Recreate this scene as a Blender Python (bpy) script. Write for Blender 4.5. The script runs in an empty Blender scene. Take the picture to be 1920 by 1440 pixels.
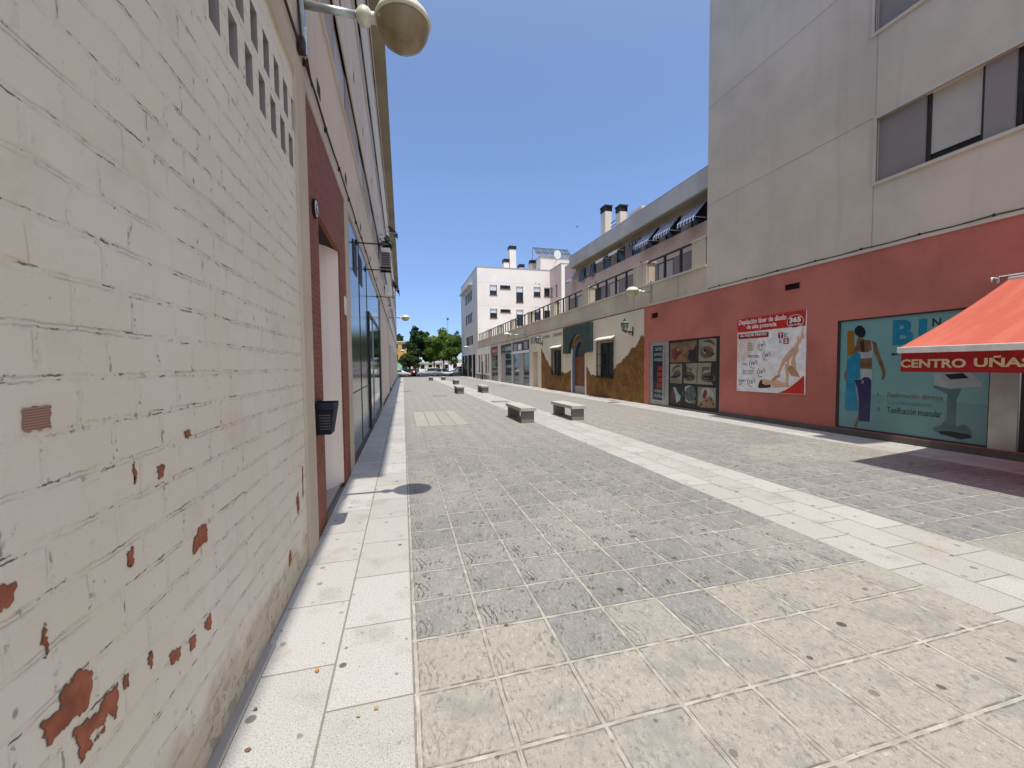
import bpy, bmesh, math, random
from mathutils import Vector, Matrix
from mathutils.geometry import tessellate_polygon
R = math.radians
SC = bpy.context.scene
COL = SC.collection
rng = random.Random(11)

# ------------------------------------------------------------------ camera, world, sun
H = 1.6
F, YAW, PIT, ROLL = 760.7, .2619, -.0454, -.0097
def cam_axes():
    cy, sy = math.cos(YAW), math.sin(YAW)
    f = Vector((sy*math.cos(PIT), cy*math.cos(PIT), math.sin(PIT)))
    r = Vector((cy, -sy, 0)); u = r.cross(f)
    c, s = math.cos(ROLL), math.sin(ROLL)
    return c*r+s*u, -s*r+c*u, f
ax_r, ax_u, ax_f = cam_axes()
cd = bpy.data.cameras.new('camera'); cam = bpy.data.objects.new('camera', cd); COL.objects.link(cam)
mw = Matrix.Identity(4)
for i in range(3):
    mw[i][0], mw[i][1], mw[i][2] = ax_r[i], ax_u[i], -ax_f[i]
mw[2][3] = H
cam.matrix_world = mw
cd.sensor_fit = 'HORIZONTAL'; cd.sensor_width = 36; cd.lens = F/1920*36
cd.clip_start = .05; cd.clip_end = 2000
SC.camera = cam

to_sun = Vector((-.005, -.33, 1)).normalized()
W = bpy.data.worlds.new('World'); SC.world = W; W.use_nodes = True
wn = W.node_tree
sky = wn.nodes.new('ShaderNodeTexSky'); sky.sky_type = 'NISHITA'; sky.sun_disc = False
sky.sun_elevation = math.asin(to_sun.z); sky.sun_rotation = math.atan2(to_sun.x, to_sun.y)
sky.air_density = .6; sky.dust_density = .1; sky.ozone_density = 2.0
bg = wn.nodes['Background']; bg.inputs['Strength'].default_value = .15
def sky_tone():
    # a clear dry-air sky: the low band is less glaring than the model's
    tc = wn.nodes.new('ShaderNodeTexCoord'); sp = wn.nodes.new('ShaderNodeSeparateXYZ'); wn.links.new(tc.outputs['Generated'], sp.inputs[0])
    rp = wn.nodes.new('ShaderNodeValToRGB'); wn.links.new(sp.outputs[2], rp.inputs[0]); e = rp.color_ramp.elements
    e[0].position = 0; e[0].color = (.30, .335, .40, 1); e[1].position = .75; e[1].color = (1.04, 1, .97, 1)
    for p, c in ((.07, (.42, .45, .52, 1)), (.18, (.62, .63, .68, 1)), (.38, (.90, .885, .90, 1))): q = e.new(p); q.color = c
    mx = wn.nodes.new('ShaderNodeMix'); mx.data_type = 'RGBA'; mx.blend_type = 'MULTIPLY'; mx.inputs[0].default_value = 1
    wn.links.new(sky.outputs[0], mx.inputs[6]); wn.links.new(rp.outputs[0], mx.inputs[7]); 
    # pale dust glow round the sun, behind the camera
    dp = wn.nodes.new('ShaderNodeVectorMath'); dp.operation = 'DOT_PRODUCT'; wn.links.new(tc.outputs['Generated'], dp.inputs[0]); dp.inputs[1].default_value = to_sun
    cl = wn.nodes.new('ShaderNodeMath'); cl.operation = 'MAXIMUM'; wn.links.new(dp.outputs['Value'], cl.inputs[0]); cl.inputs[1].default_value = 0
    pw = wn.nodes.new('ShaderNodeMath'); pw.operation = 'POWER'; wn.links.new(cl.outputs[0], pw.inputs[0]); pw.inputs[1].default_value = 3.2
    gl = wn.nodes.new('ShaderNodeMix'); gl.data_type = 'RGBA'; wn.links.new(pw.outputs[0], gl.inputs[0]); gl.inputs[6].default_value = (0, 0, 0, 1); gl.inputs[7].default_value = (3.6, 3.35, 2.85, 1)
    ad = wn.nodes.new('ShaderNodeMix'); ad.data_type = 'RGBA'; ad.blend_type = 'ADD'; ad.inputs[0].default_value = 1
    wn.links.new(mx.outputs[2], ad.inputs[6]); wn.links.new(gl.outputs[2], ad.inputs[7]); wn.links.new(ad.outputs[2], bg.inputs[0])
sky_tone()
sl = bpy.data.lights.new('sun', 'SUN'); sl.energy = 2.2; sl.angle = R(.5); sl.color = (1, .935, .83)
so = bpy.data.objects.new('sun', sl); COL.objects.link(so)
so.rotation_euler = to_sun.to_track_quat('Z', 'Y').to_euler(); so.location = (0, -10, 40)
SC.view_settings.view_transform = 'Standard'; SC.view_settings.look = 'None'
SC.view_settings.exposure = 1.0; SC.view_settings.gamma = 1
SC.cycles.diffuse_bounces = 5; SC.cycles.max_bounces = 10

# ------------------------------------------------------------------ mesh builder
class MB:
    def __init__(s): s.v, s.f, s.m, s.mats = [], [], [], []
    def mi(s, mat):
        if mat not in s.mats: s.mats.append(mat)
        return s.mats.index(mat)
    def add(s, vs, fs, mat):
        o = len(s.v); k = s.mi(mat)
        s.v += [tuple(v) for v in vs]
        for f in fs: s.f.append(tuple(i+o for i in f)); s.m.append(k)
        return s
    def box(s, x0, x1, y0, y1, z0, z1, mat):
        if x0 > x1: x0, x1 = x1, x0
        if y0 > y1: y0, y1 = y1, y0
        if z0 > z1: z0, z1 = z1, z0
        vs = [(x, y, z) for z in (z0, z1) for y in (y0, y1) for x in (x0, x1)]
        return s.add(vs, [(0,2,3,1),(4,5,7,6),(0,1,5,4),(2,6,7,3),(0,4,6,2),(1,3,7,5)], mat)
    def bbox(s, x0, x1, y0, y1, z0, z1, mat, b=.008, seg=2):
        bm = bmesh.new(); bmesh.ops.create_cube(bm, size=1)
        for v in bm.verts:
            v.co = Vector((x0+(v.co.x+.5)*(x1-x0), y0+(v.co.y+.5)*(y1-y0), z0+(v.co.z+.5)*(z1-z0)))
        bmesh.ops.bevel(bm, geom=bm.edges[:], offset=b, segments=seg, affect='EDGES', profile=.5)
        return s.bm(bm, mat)
    def bm(s, bm, mat):
        bm.verts.index_update()
        s.add([v.co[:] for v in bm.verts], [[v.index for v in f.verts] for f in bm.faces], mat); bm.free(); return s
    def quad(s, a, b, c, d, mat): return s.add([a, b, c, d], [(0,1,2,3)], mat)
    def poly(s, pts, mat):
        t = tessellate_polygon([[Vector(p) for p in pts]])
        return s.add(pts, [tuple(x) for x in t], mat)
    def polyx(s, yz, x, mat): return s.poly([(x, y, z) for y, z in yz], mat)
    def prism(s, a, b, mat):                     # two matching outlines
        n = len(a)
        t = [tuple(x) for x in tessellate_polygon([[Vector(p) for p in a]])]
        fs = t + [tuple(i+n for i in reversed(x)) for x in t]
        fs += [(i, (i+1) % n, (i+1) % n+n, i+n) for i in range(n)]
        return s.add(list(a)+list(b), fs, mat)
    def prismx(s, yz, x0, x1, mat): return s.prism([(x0, y, z) for y, z in yz], [(x1, y, z) for y, z in yz], mat)
    def prismy(s, xz, y0, y1, mat): return s.prism([(x, y0, z) for x, z in xz], [(x, y1, z) for x, z in xz], mat)
    def prismz(s, xy, z0, z1, mat): return s.prism([(x, y, z0) for x, y in xy], [(x, y, z1) for x, y in xy], mat)
    def tube(s, pts, r, mat, n=8, cap=True):
        pts = [Vector(p) for p in pts]; rs = r if isinstance(r, (list, tuple)) else [r]*len(pts)
        vs, fs = [], []
        up = None
        for i, p in enumerate(pts):
            d = (pts[min(i+1, len(pts)-1)]-pts[max(i-1, 0)]).normalized()
            a = Vector((0,0,1)) if abs(d.z) < .9 else Vector((1,0,0))
            if up is not None: a = up
            u = (a-d*a.dot(d)).normalized(); w = d.cross(u); up = u
            for k in range(n):
                t = 2*math.pi*k/n; vs.append(p+(u*math.cos(t)+w*math.sin(t))*rs[i])
        for i in range(len(pts)-1):
            for k in range(n):
                a, b = i*n+k, i*n+(k+1) % n; fs.append((a, b, b+n, a+n))
        if cap: fs += [tuple(range(n))[::-1], tuple(range((len(pts)-1)*n, len(pts)*n))]
        return s.add(vs, fs, mat)
    def lathe(s, prof, c, mat, n=24, sx=1, sy=1):
        vs, fs = [], []
        for r, z in prof:
            for k in range(n):
                t = 2*math.pi*k/n; vs.append((c[0]+r*sx*math.cos(t), c[1]+r*sy*math.sin(t), c[2]+z))
        for i in range(len(prof)-1):
            for k in range(n):
                a, b = i*n+k, i*n+(k+1) % n; fs.append((a, b, b+n, a+n))
        if prof[0][0] > 1e-4: fs.append(tuple(range(n))[::-1])
        if prof[-1][0] > 1e-4: fs.append(tuple(range((len(prof)-1)*n, len(prof)*n)))
        return s.add(vs, fs, mat)
    def wall(s, ax, c, a0, a1, z0, z1, holes, depth, mat, rmat=None, step=None):
        """vertical wall face on the plane ax=c with openings (a0,a1,z0,z1); reveals run to c+depth"""
        rmat = rmat or mat
        P = (lambda a, z, d=0: (c+d, a, z)) if ax == 'x' else (lambda a, z, d=0: (a, c+d, z))
        A = sorted({a0, a1} | {v for h in holes for v in h[:2] if a0 < v < a1})
        Z = sorted({z0, z1} | {v for h in holes for v in h[2:4] if z0 < v < z1})
        for i in range(len(A)-1):
            for j in range(len(Z)-1):
                ca, cz = (A[i]+A[i+1])/2, (Z[j]+Z[j+1])/2
                if any(h[0] < ca < h[1] and h[2] < cz < h[3] for h in holes): continue
                s.quad(P(A[i], Z[j]), P(A[i+1], Z[j]), P(A[i+1], Z[j+1]), P(A[i], Z[j+1]), mat)
        for h in holes:
            d = h[4] if len(h) > 4 else depth
            a, b, u, v = h[:4]
            s.quad(P(a,u), P(a,v), P(a,v,d), P(a,u,d), rmat); s.quad(P(b,u), P(b,v), P(b,v,d), P(b,u,d), rmat)
            s.quad(P(a,u), P(b,u), P(b,u,d), P(a,u,d), rmat); s.quad(P(a,v), P(b,v), P(b,v,d), P(a,v,d), rmat)
        return s
    def text(s, body, p0, du, dv, w, h, mat, bold=.0):
        """lettering fitted into the box p0 + [0,w]*du + [0,h]*dv"""
        cu = bpy.data.curves.new('lettering', 'FONT'); cu.body = body; cu.size = 1; cu.offset = bold; cu.resolution_u = 3
        to = bpy.data.objects.new('lettering', cu); COL.objects.link(to)
        me = bpy.data.meshes.new_from_object(to.evaluated_get(bpy.context.evaluated_depsgraph_get()))
        vs = [v.co.copy() for v in me.vertices]
        if vs:
            x0, x1 = min(v.x for v in vs), max(v.x for v in vs); y0, y1 = min(v.y for v in vs), max(v.y for v in vs)
            p0, du, dv = Vector(p0), Vector(du), Vector(dv)
            s.add([p0+du*((v.x-x0)/(x1-x0)*w)+dv*((v.y-y0)/max(y1-y0, 1e-6)*h) for v in vs],
                  [tuple(f.vertices) for f in me.polygons], mat)
        bpy.data.objects.remove(to); bpy.data.curves.remove(cu); bpy.data.meshes.remove(me)
        return s
    def textx(s, body, x, ya, yb, z0, z1, mat, bold=.0):     # reads from ya (left) to yb (right) on a wall facing -x
        return s.text(body, (x, ya, z0), (0,-1,0), (0,0,1), ya-yb, z1-z0, mat, bold)
    def build(s, name, parent=None, smooth=False, fixn=True):
        me = bpy.data.meshes.new(name); me.from_pydata(s.v, [], s.f)
        for m in s.mats: me.materials.append(m)
        me.polygons.foreach_set('material_index', s.m)
        if fixn:
            bm = bmesh.new(); bm.from_mesh(me); bmesh.ops.recalc_face_normals(bm, faces=bm.faces[:]); bm.to_mesh(me); bm.free()
        if smooth: me.polygons.foreach_set('use_smooth', [True]*len(me.polygons))
        me.update()
        o = bpy.data.objects.new(name, me); COL.objects.link(o)
        if parent is not None: adopt(o, parent)
        return o

def wloc(p):
    v = Vector(p.location); q = p.parent
    while q is not None: v = v; q = None
    return v
ORG = {}
def adopt(o, parent):
    o.parent = parent
    o.matrix_parent_inverse = Matrix.Translation(-ORG.get(parent.name, Vector((0,0,0))))
def thing(name, label, cat, loc=(0,0,0), group=None):
    o = bpy.data.objects.new(name, None); COL.objects.link(o); o.location = loc; o.empty_display_size = .2
    ORG[o.name] = Vector(loc)
    return tag(o, label, cat, group)
def tag(o, label, cat, group=None):
    o['label'] = label; o['category'] = cat
    if group: o['group'] = group
    return o
def struct(o): o['kind'] = 'structure'; return o
def children(o): return [c for c in bpy.data.objects if c.parent == o]
def dup(root, delta, label, group=None):
    """copy a thing with its parts and sub-parts, shifted by delta"""
    r = root.copy(); COL.objects.link(r); r.location = Vector(root.location)+Vector(delta); r['label'] = label
    ORG[r.name] = ORG.get(root.name, Vector((0,0,0)))
    if group: r['group'] = group
    def rec(src, dst):
        for ch in children(src):
            c = ch.copy(); COL.objects.link(c); c.parent = dst; c.matrix_parent_inverse = ch.matrix_parent_inverse.copy(); rec(ch, c)
    rec(root, r)
    return r

# ------------------------------------------------------------------ materials
class NT:
    def __init__(s, name):
        s.mat = bpy.data.materials.new(name); s.mat.use_nodes = True; s.nt = s.mat.node_tree
        s.b = s.nt.nodes['Principled BSDF']; s._obj = None
    def n(s, t, **k):
        x = s.nt.nodes.new(t)
        for a, v in k.items(): setattr(x, a, v)
        return x
    def put(s, sock, v):
        if isinstance(v, bpy.types.NodeSocket): s.nt.links.new(v, sock)
        elif isinstance(v, (tuple, list)) and len(v) == 3 and sock.type == 'RGBA': sock.default_value = (*v, 1)
        else: sock.default_value = v
    def obj(s):
        if s._obj is None: s._obj = s.n('ShaderNodeTexCoord').outputs['Object']
        return s._obj
    def map(s, v=None, scale=(1,1,1), loc=(0,0,0)):
        m = s.n('ShaderNodeMapping'); s.put(m.inputs[0], v or s.obj()); m.inputs['Scale'].default_value = scale; m.inputs['Location'].default_value = loc
        return m.outputs[0]
    def noise(s, scale, detail=4, rough=.55, vec=None, dist=0):
        x = s.n('ShaderNodeTexNoise'); s.put(x.inputs['Vector'], vec or s.obj()); x.inputs['Scale'].default_value = scale
        x.inputs['Detail'].default_value = detail; x.inputs['Roughness'].default_value = rough; x.inputs['Distortion'].default_value = dist
        return x.outputs[0]
    def noisec(s, scale, detail=3, vec=None):
        x = s.n('ShaderNodeTexNoise'); s.put(x.inputs['Vector'], vec or s.obj()); x.inputs['Scale'].default_value = scale; x.inputs['Detail'].default_value = detail
        return x.outputs['Color']
    def white(s, vec, d='3D'):
        x = s.n('ShaderNodeTexWhiteNoise', noise_dimensions=d); s.put(x.inputs['Vector'], vec); return x.outputs['Value']
    def m(s, op, a, b=0., c=None, clamp=False):
        x = s.n('ShaderNodeMath', operation=op, use_clamp=clamp); s.put(x.inputs[0], a); s.put(x.inputs[1], b)
        if c is not None: s.put(x.inputs[2], c)
        return x.outputs[0]
    def vm(s, op, a, b):
        x = s.n('ShaderNodeVectorMath', operation=op); s.put(x.inputs[0], a); s.put(x.inputs[1], b); return x.outputs[0]
    def sep(s, v):
        x = s.n('ShaderNodeSeparateXYZ'); s.put(x.inputs[0], v); return x.outputs
    def comb(s, x=0., y=0., z=0.):
        c = s.n('ShaderNodeCombineXYZ'); s.put(c.inputs[0], x); s.put(c.inputs[1], y); s.put(c.inputs[2], z); return c.outputs[0]
    def step(s, v, lo, hi):
        x = s.n('ShaderNodeMapRange'); x.interpolation_type = 'SMOOTHSTEP' if lo < hi else 'LINEAR'
        s.put(x.inputs[0], v); s.put(x.inputs[1], lo); s.put(x.inputs[2], hi); x.clamp = True
        return x.outputs[0]
    def mix(s, f, a, b, blend='MIX'):
        x = s.n('ShaderNodeMix', data_type='RGBA', blend_type=blend); s.put(x.inputs[0], f); s.put(x.inputs[6], a); s.put(x.inputs[7], b)
        return x.outputs[2]
    def bump(s, h, strength=.3, dist=.01, prev=None):
        x = s.n('ShaderNodeBump'); s.put(x.inputs['Height'], h); x.inputs['Strength'].default_value = strength; x.inputs['Distance'].default_value = dist
        if prev is not None: s.put(x.inputs['Normal'], prev)
        return x.outputs[0]
    def out(s, col=None, rough=None, normal=None, metal=None, spec=None):
        if col is not None: s.put(s.b.inputs['Base Color'], col)
        if rough is not None: s.put(s.b.inputs['Roughness'], rough)
        if normal is not None: s.put(s.b.inputs['Normal'], normal)
        if metal is not None: s.b.inputs['Metallic'].default_value = metal
        if spec is not None: s.b.inputs['Specular IOR Level'].default_value = spec
        return s.mat

def M(name, col, rough=.6, metal=0, var=.12, sc=6, spec=.4, bump=.0):
    t = NT(name); f = t.noise(sc, 5)
    lo = tuple(c*(1-var) for c in col); hi = tuple(min(1, c*(1+var)) for c in col)
    c = t.mix(t.step(f, .3, .7), lo, hi)
    nm = t.bump(t.noise(sc*14, 3), bump, .004) if bump else None
    return t.out(c, rough, nm, metal, spec)

def plaster(name, col, streak=.25, patch=.12, bump=.25, fine=90, stain=(.30,.27,.23)):
    t = NT(name)
    big = t.noise(.55, 5, .6); mid = t.noise(3.2, 5, .62)
    c = t.mix(t.step(big, .32, .68), tuple(x*(1-patch) for x in col), tuple(min(1, x*(1+patch*.6)) for x in col))
    c = t.mix(t.m('MULTIPLY', t.step(mid, .5, .75), .18), c, tuple(x*.86 for x in col))
    st = t.noise(1, 5, .65, t.map(scale=(3.5, 3.5, .22)))
    c = t.mix(t.m('MULTIPLY', t.step(st, .52, .78), streak), c, stain)
    sp = t.noise(fine, 2, .5)
    c = t.mix(t.m('MULTIPLY', t.step(sp, .45, .8), .12), c, tuple(x*.7 for x in col))
    nm = t.bump(t.noise(fine, 4, .6), bump, .006)
    return t.out(c, .95, nm, 0, .08)

def brick_wall_mat():
    t = NT('painted_brick'); p = t.obj()
    d = t.vm('SCALE', t.vm('SUBTRACT', t.noisec(7, 3), (.5,.5,.5)), (0,0,0)); d.node.inputs['Scale'].default_value = .014
    d2 = t.vm('SCALE', t.vm('SUBTRACT', t.noisec(38, 3), (.5,.5,.5)), (0,0,0)); d2.node.inputs['Scale'].default_value = .012
    q = t.vm('ADD', t.vm('ADD', p, d), d2)
    x, y, z = t.sep(q)
    uv = t.comb(t.m('ADD', y, 3.02), t.m('ADD', z, .012), 0.)
    def brick(mort, smooth):
        b = t.n('ShaderNodeTexBrick', offset=.5, offset_frequency=2, squash=1); t.put(b.inputs['Vector'], uv)
        b.inputs['Scale'].default_value = 1; b.inputs['Mortar Size'].default_value = mort; b.inputs['Mortar Smooth'].default_value = smooth
        b.inputs['Brick Width'].default_value = .232; b.inputs['Row Height'].default_value = .1225; b.inputs['Bias'].default_value = 0
        b.inputs['Color1'].default_value = (0,0,0,1); b.inputs['Color2'].default_value = (1,1,1,1); b.inputs['Mortar'].default_value = (.5,.5,.5,1)
        return b
    wide = brick(.016, .5); thin = brick(.0036, .2)
    rnd = t.sep(wide.outputs['Color'])[0]
    base = t.mix(t.m('ADD', .25, t.m('MULTIPLY', rnd, .5)), (.765,.73,.585), (.79,.76,.625))
    base = t.mix(t.step(t.noise(1.3, 4), .45, .62), base, t.mix(.55, base, (.83,.79,.71)))
    base = t.mix(t.m('MULTIPLY', t.step(t.noise(2.3, 5, .6), .52, .7), .18), base, (.73,.62,.48))
    base = t.mix(t.m('MULTIPLY', t.step(t.noise(.9, 5, .6), .5, .66), .25), base, (.75,.74,.68))
    # paint thicker over the joints
    base = t.mix(t.m('MULTIPLY', wide.outputs['Fac'], .06), base, (.62,.56,.45))
    # broken joints: ragged dark cracks along both edges of each bed joint, only in places; perpends stay faint
    fz = t.m('FRACT', t.m('DIVIDE', t.m('ADD', z, .012), .1225)); ez = t.m('MULTIPLY', t.m('SUBTRACT', t.m('FRACT', t.m('ADD', fz, .5)), .5), .1225)
    def edge(off, wd, seed, lo, hi):
        ln = t.step(t.m('ABSOLUTE', t.m('SUBTRACT', ez, off)), wd, wd*.35)
        return t.m('MULTIPLY', ln, t.step(t.noise(1, 5, .7, t.map(scale=(9, 9, 14), loc=(seed, seed, seed))), lo, hi))
    crack = t.m('MAXIMUM', edge(.006, .0030, 0., .54, .62), edge(-.006, .0024, 9., .57, .63))
    vert = t.m('MULTIPLY', t.m('MULTIPLY', thin.outputs['Fac'], t.step(t.m('ABSOLUTE', ez), .012, .018)), t.step(t.noise(1, 4, .65, t.map(scale=(9, 9, 9), loc=(4,4,4))), .57, .66))
    faint = t.m('MULTIPLY', t.step(t.m('ABSOLUTE', t.m('SUBTRACT', t.m('ABSOLUTE', ez), .006)), .0028, .0008), t.m('MULTIPLY', t.step(t.noise(5, 4, .65), .42, .62), .24))
    crack = t.m('MAXIMUM', t.m('MAXIMUM', crack, t.m('MULTIPLY', vert, .7)), faint)
    pn = t.noise(46, 3, .6)
    flake = t.m('MULTIPLY', wide.outputs['Fac'], t.step(pn, .60, .68))
    flake = t.m('MULTIPLY', flake, t.step(t.noise(3.1, 3), .42, .6))
    base = t.mix(t.m('MULTIPLY', crack, .85), base, (.13,.10,.07))
    base = t.mix(t.m('MULTIPLY', flake, .6), base, (.19,.145,.10))
    # pits and scuffs
    vo = t.n('ShaderNodeTexVoronoi', feature='F1'); t.put(vo.inputs['Vector'], t.map(q, scale=(1, 9, 6))); vo.inputs['Scale'].default_value = 1
    pit = t.m('MULTIPLY', t.step(vo.outputs['Distance'], .085, .04), t.step(t.noise(2.2, 2), .46, .56))
    base = t.mix(t.m('MULTIPLY', pit, .7), base, (.17,.12,.10))
    sc = t.noise(1, 4, .7, t.map(scale=(9, 9, 60)))
    base = t.mix(t.m('MULTIPLY', t.step(sc, .62, .75), .25), base, (.36,.31,.26))
    base = t.mix(t.m('MULTIPLY', t.step(t.noise(1.9, 6, .7, t.map(scale=(1, 1, 1.6), loc=(3, 8, 2))), .54, .70), .4), base, (.66,.585,.46))
    base = t.mix(t.m('MULTIPLY', t.step(t.noise(24, 3, .7), .66, .74), .45), base, (.38,.31,.23))
    # damp ochre stain creeping up from the pavement in patches
    zz = t.sep(p)[2]
    lim = t.m('ADD', t.m('MULTIPLY', t.noise(2.6, 4, .6), .95), -.17)
    low = t.step(t.m('SUBTRACT', lim, zz), -.06, .16)
    base = t.mix(t.m('MULTIPLY', low, .55), base, (.40,.325,.20))
    bare = t.m('MULTIPLY', t.step(t.noise(11, 4, .65), .56, .60), t.step(t.m('SUBTRACT', .30, zz), -.02, .18))
    base = t.mix(t.m('MULTIPLY', bare, .6), base, (.30,.26,.19))
    h = t.m('ADD', t.m('MULTIPLY', wide.outputs['Fac'], t.m('ADD', t.m('MULTIPLY', t.noise(13, 3), 2.2), -1.25)), t.m('MULTIPLY', crack, -1.6))
    h = t.m('ADD', h, t.m('MULTIPLY', flake, -.8)); h = t.m('ADD', h, t.m('MULTIPLY', bare, -.5))
    n1 = t.bump(h, .85, .0075)
    wv = t.n('ShaderNodeTexWave', wave_type='BANDS', bands_direction='Z'); t.put(wv.inputs['Vector'], q); wv.inputs['Scale'].default_value = 48
    wv.inputs['Distortion'].default_value = 1.5; wv.inputs['Detail'].default_value = 2
    n2 = t.bump(t.m('MULTIPLY', wv.outputs['Fac'], t.step(t.noise(1.7, 2), .45, .6)), .10, .004, n1)
    n3 = t.bump(t.noise(60, 4, .65), .22, .004, n2)
    return t.out(base, .8, n3, 0, .3)

def gum(t, col, p, dens=.62, s=2.4, rad=.055, dark=(.06,.055,.05)):
    """old chewing-gum spots trodden into the paving"""
    v = t.n('ShaderNodeTexVoronoi', feature='F1', voronoi_dimensions='2D'); t.put(v.inputs['Vector'], p); v.inputs['Scale'].default_value = s
    sel = t.sep(v.outputs['Color'])
    r = t.m('MULTIPLY', t.m('ADD', sel[1], .35), rad)
    dd = t.m('ADD', v.outputs['Distance'], t.m('MULTIPLY', t.m('SUBTRACT', t.noise(70, 2), .5), .02))
    k = t.m('MULTIPLY', t.step(t.m('SUBTRACT', r, dd), 0., .012), t.m('GREATER_THAN', sel[0], dens))
    return t.mix(t.m('MULTIPLY', k, t.m('ADD', t.m('MULTIPLY', sel[2], .5), .35)), col, dark)

def tile_mat(name, warm_all=0.):
    t = NT(name); p = t.obj(); x, y, z = t.sep(p)
    u = t.m('DIVIDE', t.m('SUBTRACT', x, .0346), .4); v = t.m('DIVIDE', t.m('SUBTRACT', y, 1.97), .4)
    j = t.vm('SUBTRACT', t.noisec(5.5, 2), (.5,.5,.5)); jx, jy, _ = t.sep(j)
    u2 = t.m('ADD', u, t.m('MULTIPLY', jx, .03)); v2 = t.m('ADD', v, t.m('MULTIPLY', jy, .03))
    fu, fv = t.m('FRACT', u2), t.m('FRACT', v2); iu, iv = t.m('FLOOR', u), t.m('FLOOR', v)
    eu = t.m('MINIMUM', fu, t.m('SUBTRACT', 1., fu)); ev = t.m('MINIMUM', fv, t.m('SUBTRACT', 1., fv))
    e = t.m('MINIMUM', eu, ev)
    cell = t.comb(iu, iv, 0.)
    r1 = t.white(cell); r2 = t.white(t.vm('ADD', cell, (17.3, 5.1, 0.)))
    near = t.step(iv, 1.0, -.9)                                  # the first laid rows are a warmer batch
    col = t.mix(t.step(t.m('ADD', r1, t.m('MULTIPLY', near, 1.25)), .93, 1.16), (.212,.216,.213), (.352,.332,.284))
    wide = t.noise(.28, 3, .6)
    col = t.mix(t.m('MAXIMUM', t.m('MULTIPLY', t.step(wide, .47, .6), .55 if not warm_all else .8), t.m('MULTIPLY', t.step(y, 4.5, 11.), .72)), col, (.325,.312,.278))
    col = t.mix(t.m('MULTIPLY', t.m('SUBTRACT', r2, .4), .28), col, (.44,.42,.38), 'MIX')
    # stamped slate relief: the same mould in every slab, a little differently worn
    lx = t.m('SUBTRACT', fu, .5); ly = t.m('SUBTRACT', fv, .5)
    ax = t.m('ADD', lx, t.m('MULTIPLY', ly, -.22)); sd = t.m('MULTIPLY', r1, .25)
    lv = t.comb(t.m('MULTIPLY', ax, 1.0), t.m('MULTIPLY', ly, .40), sd)
    rel = t.noise(6.5, 6, .62, lv, .5)
    fine = t.noise(1, 4, .6, t.comb(t.m('MULTIPLY', ax, 19.), t.m('MULTIPLY', ly, 7.), t.m('MULTIPLY', r1, 3.)), .6)
    act = t.step(t.noise(2.6, 3, .55, t.comb(lx, ly, t.m('MULTIPLY', r2, 2.))), .46, .60)
    streak = t.m('MULTIPLY', t.step(fine, .565, .62), act)
    cc = t.m('ADD', t.m('SUBTRACT', fu, t.m('MULTIPLY', t.m('SINE', t.m('ADD', t.m('MULTIPLY', fv, 5.6), .4)), .055)), t.m('MULTIPLY', rel, .16))
    win = t.m('MULTIPLY', t.m('MULTIPLY', t.step(fu, .03, .09), t.step(fu, .36, .24)), t.m('MULTIPLY', t.step(fv, .03, .12), t.step(fv, .70, .45)))
    curl = t.m('MULTIPLY', t.m('MULTIPLY', t.step(t.m('ABSOLUTE', t.m('SUBTRACT', t.m('FRACT', t.m('DIVIDE', cc, .082)), .5)), .13, .03), win), t.step(t.noise(5, 3, .6, t.comb(lx, ly, t.m('MULTIPLY', r2, .8))), .40, .52))
    lines = t.m('MAXIMUM', t.m('MULTIPLY', streak, .8), t.m('MULTIPLY', curl, t.m('ADD', .6, t.m('MULTIPLY', r2, .5))))
    lines = t.m('MULTIPLY', lines, t.m('ADD', .38, t.m('MULTIPLY', t.m('SUBTRACT', 1., near), .62)))
    grit = t.noise(150, 2, .6); grit2 = t.noise(24, 4, .7)
    col = t.mix(t.m('MULTIPLY', t.step(rel, .45, .7), .30), col, (.42,.40,.36))
    col = t.mix(t.m('MULTIPLY', t.step(grit, .54, .7), .42), col, (.10,.095,.088))
    col = t.mix(t.m('MULTIPLY', t.step(grit, .40, .22), .35), col, (.60,.58,.54))
    col = t.mix(t.m('MULTIPLY', t.step(grit2, .5, .68), .42), col, (.17,.16,.14))
    chip = t.noise(1, 4, .7, t.map(scale=(58, 26, 40)))
    col = t.mix(t.m('MULTIPLY', t.step(chip, .59, .645), .55), col, (.085,.08,.07)); col = t.mix(t.m('MULTIPLY', t.step(chip, .41, .36), .45), col, (.58,.56,.52))
    col = t.mix(t.m('MULTIPLY', t.m('MULTIPLY', near, t.step(t.noise(3.1, 4, .65), .48, .66)), .6), col, (.235,.23,.22))
    col = t.mix(t.m('MULTIPLY', lines, 1.0), col, (.06,.056,.048))
    # grout: pale, proud, with dirty shoulders
    brk = t.noise(14, 3)
    gu = t.step(eu, .028, .018); gv = t.step(ev, .024, .016)
    col = t.mix(t.m('MULTIPLY', t.step(e, .052, .028), t.step(brk, .35, .6)), col, (.13,.12,.10))
    g = t.m('MAXIMUM', t.m('MULTIPLY', gu, t.m('ADD', .85, t.m('MULTIPLY', t.step(t.noise(.9, 2), .4, .6), .15))), gv)
    gc = t.mix(t.step(t.noise(9, 4), .35, .7), (.36,.335,.285), (.53,.51,.455))
    col = t.mix(t.m('MULTIPLY', g, t.m('SUBTRACT', .92, t.m('MULTIPLY', t.step(y, 3.5, 9.), .45))), col, gc)
    col = t.mix(t.m('MULTIPLY', t.m('MULTIPLY', t.step(eu, .006, .002), t.step(brk, .5, .62)), .7), col, (.14,.12,.10))
    col = gum(t, col, p, .38, 2.7, .062, (.05,.045,.04))
    col = gum(t, col, t.vm('ADD', p, (31., 7., 0.)), .72, 4.3, .05, (.10,.095,.09))
    hgt = t.m('ADD', t.m('MULTIPLY', rel, 1.1), t.m('MULTIPLY', lines, -.35))
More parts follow.
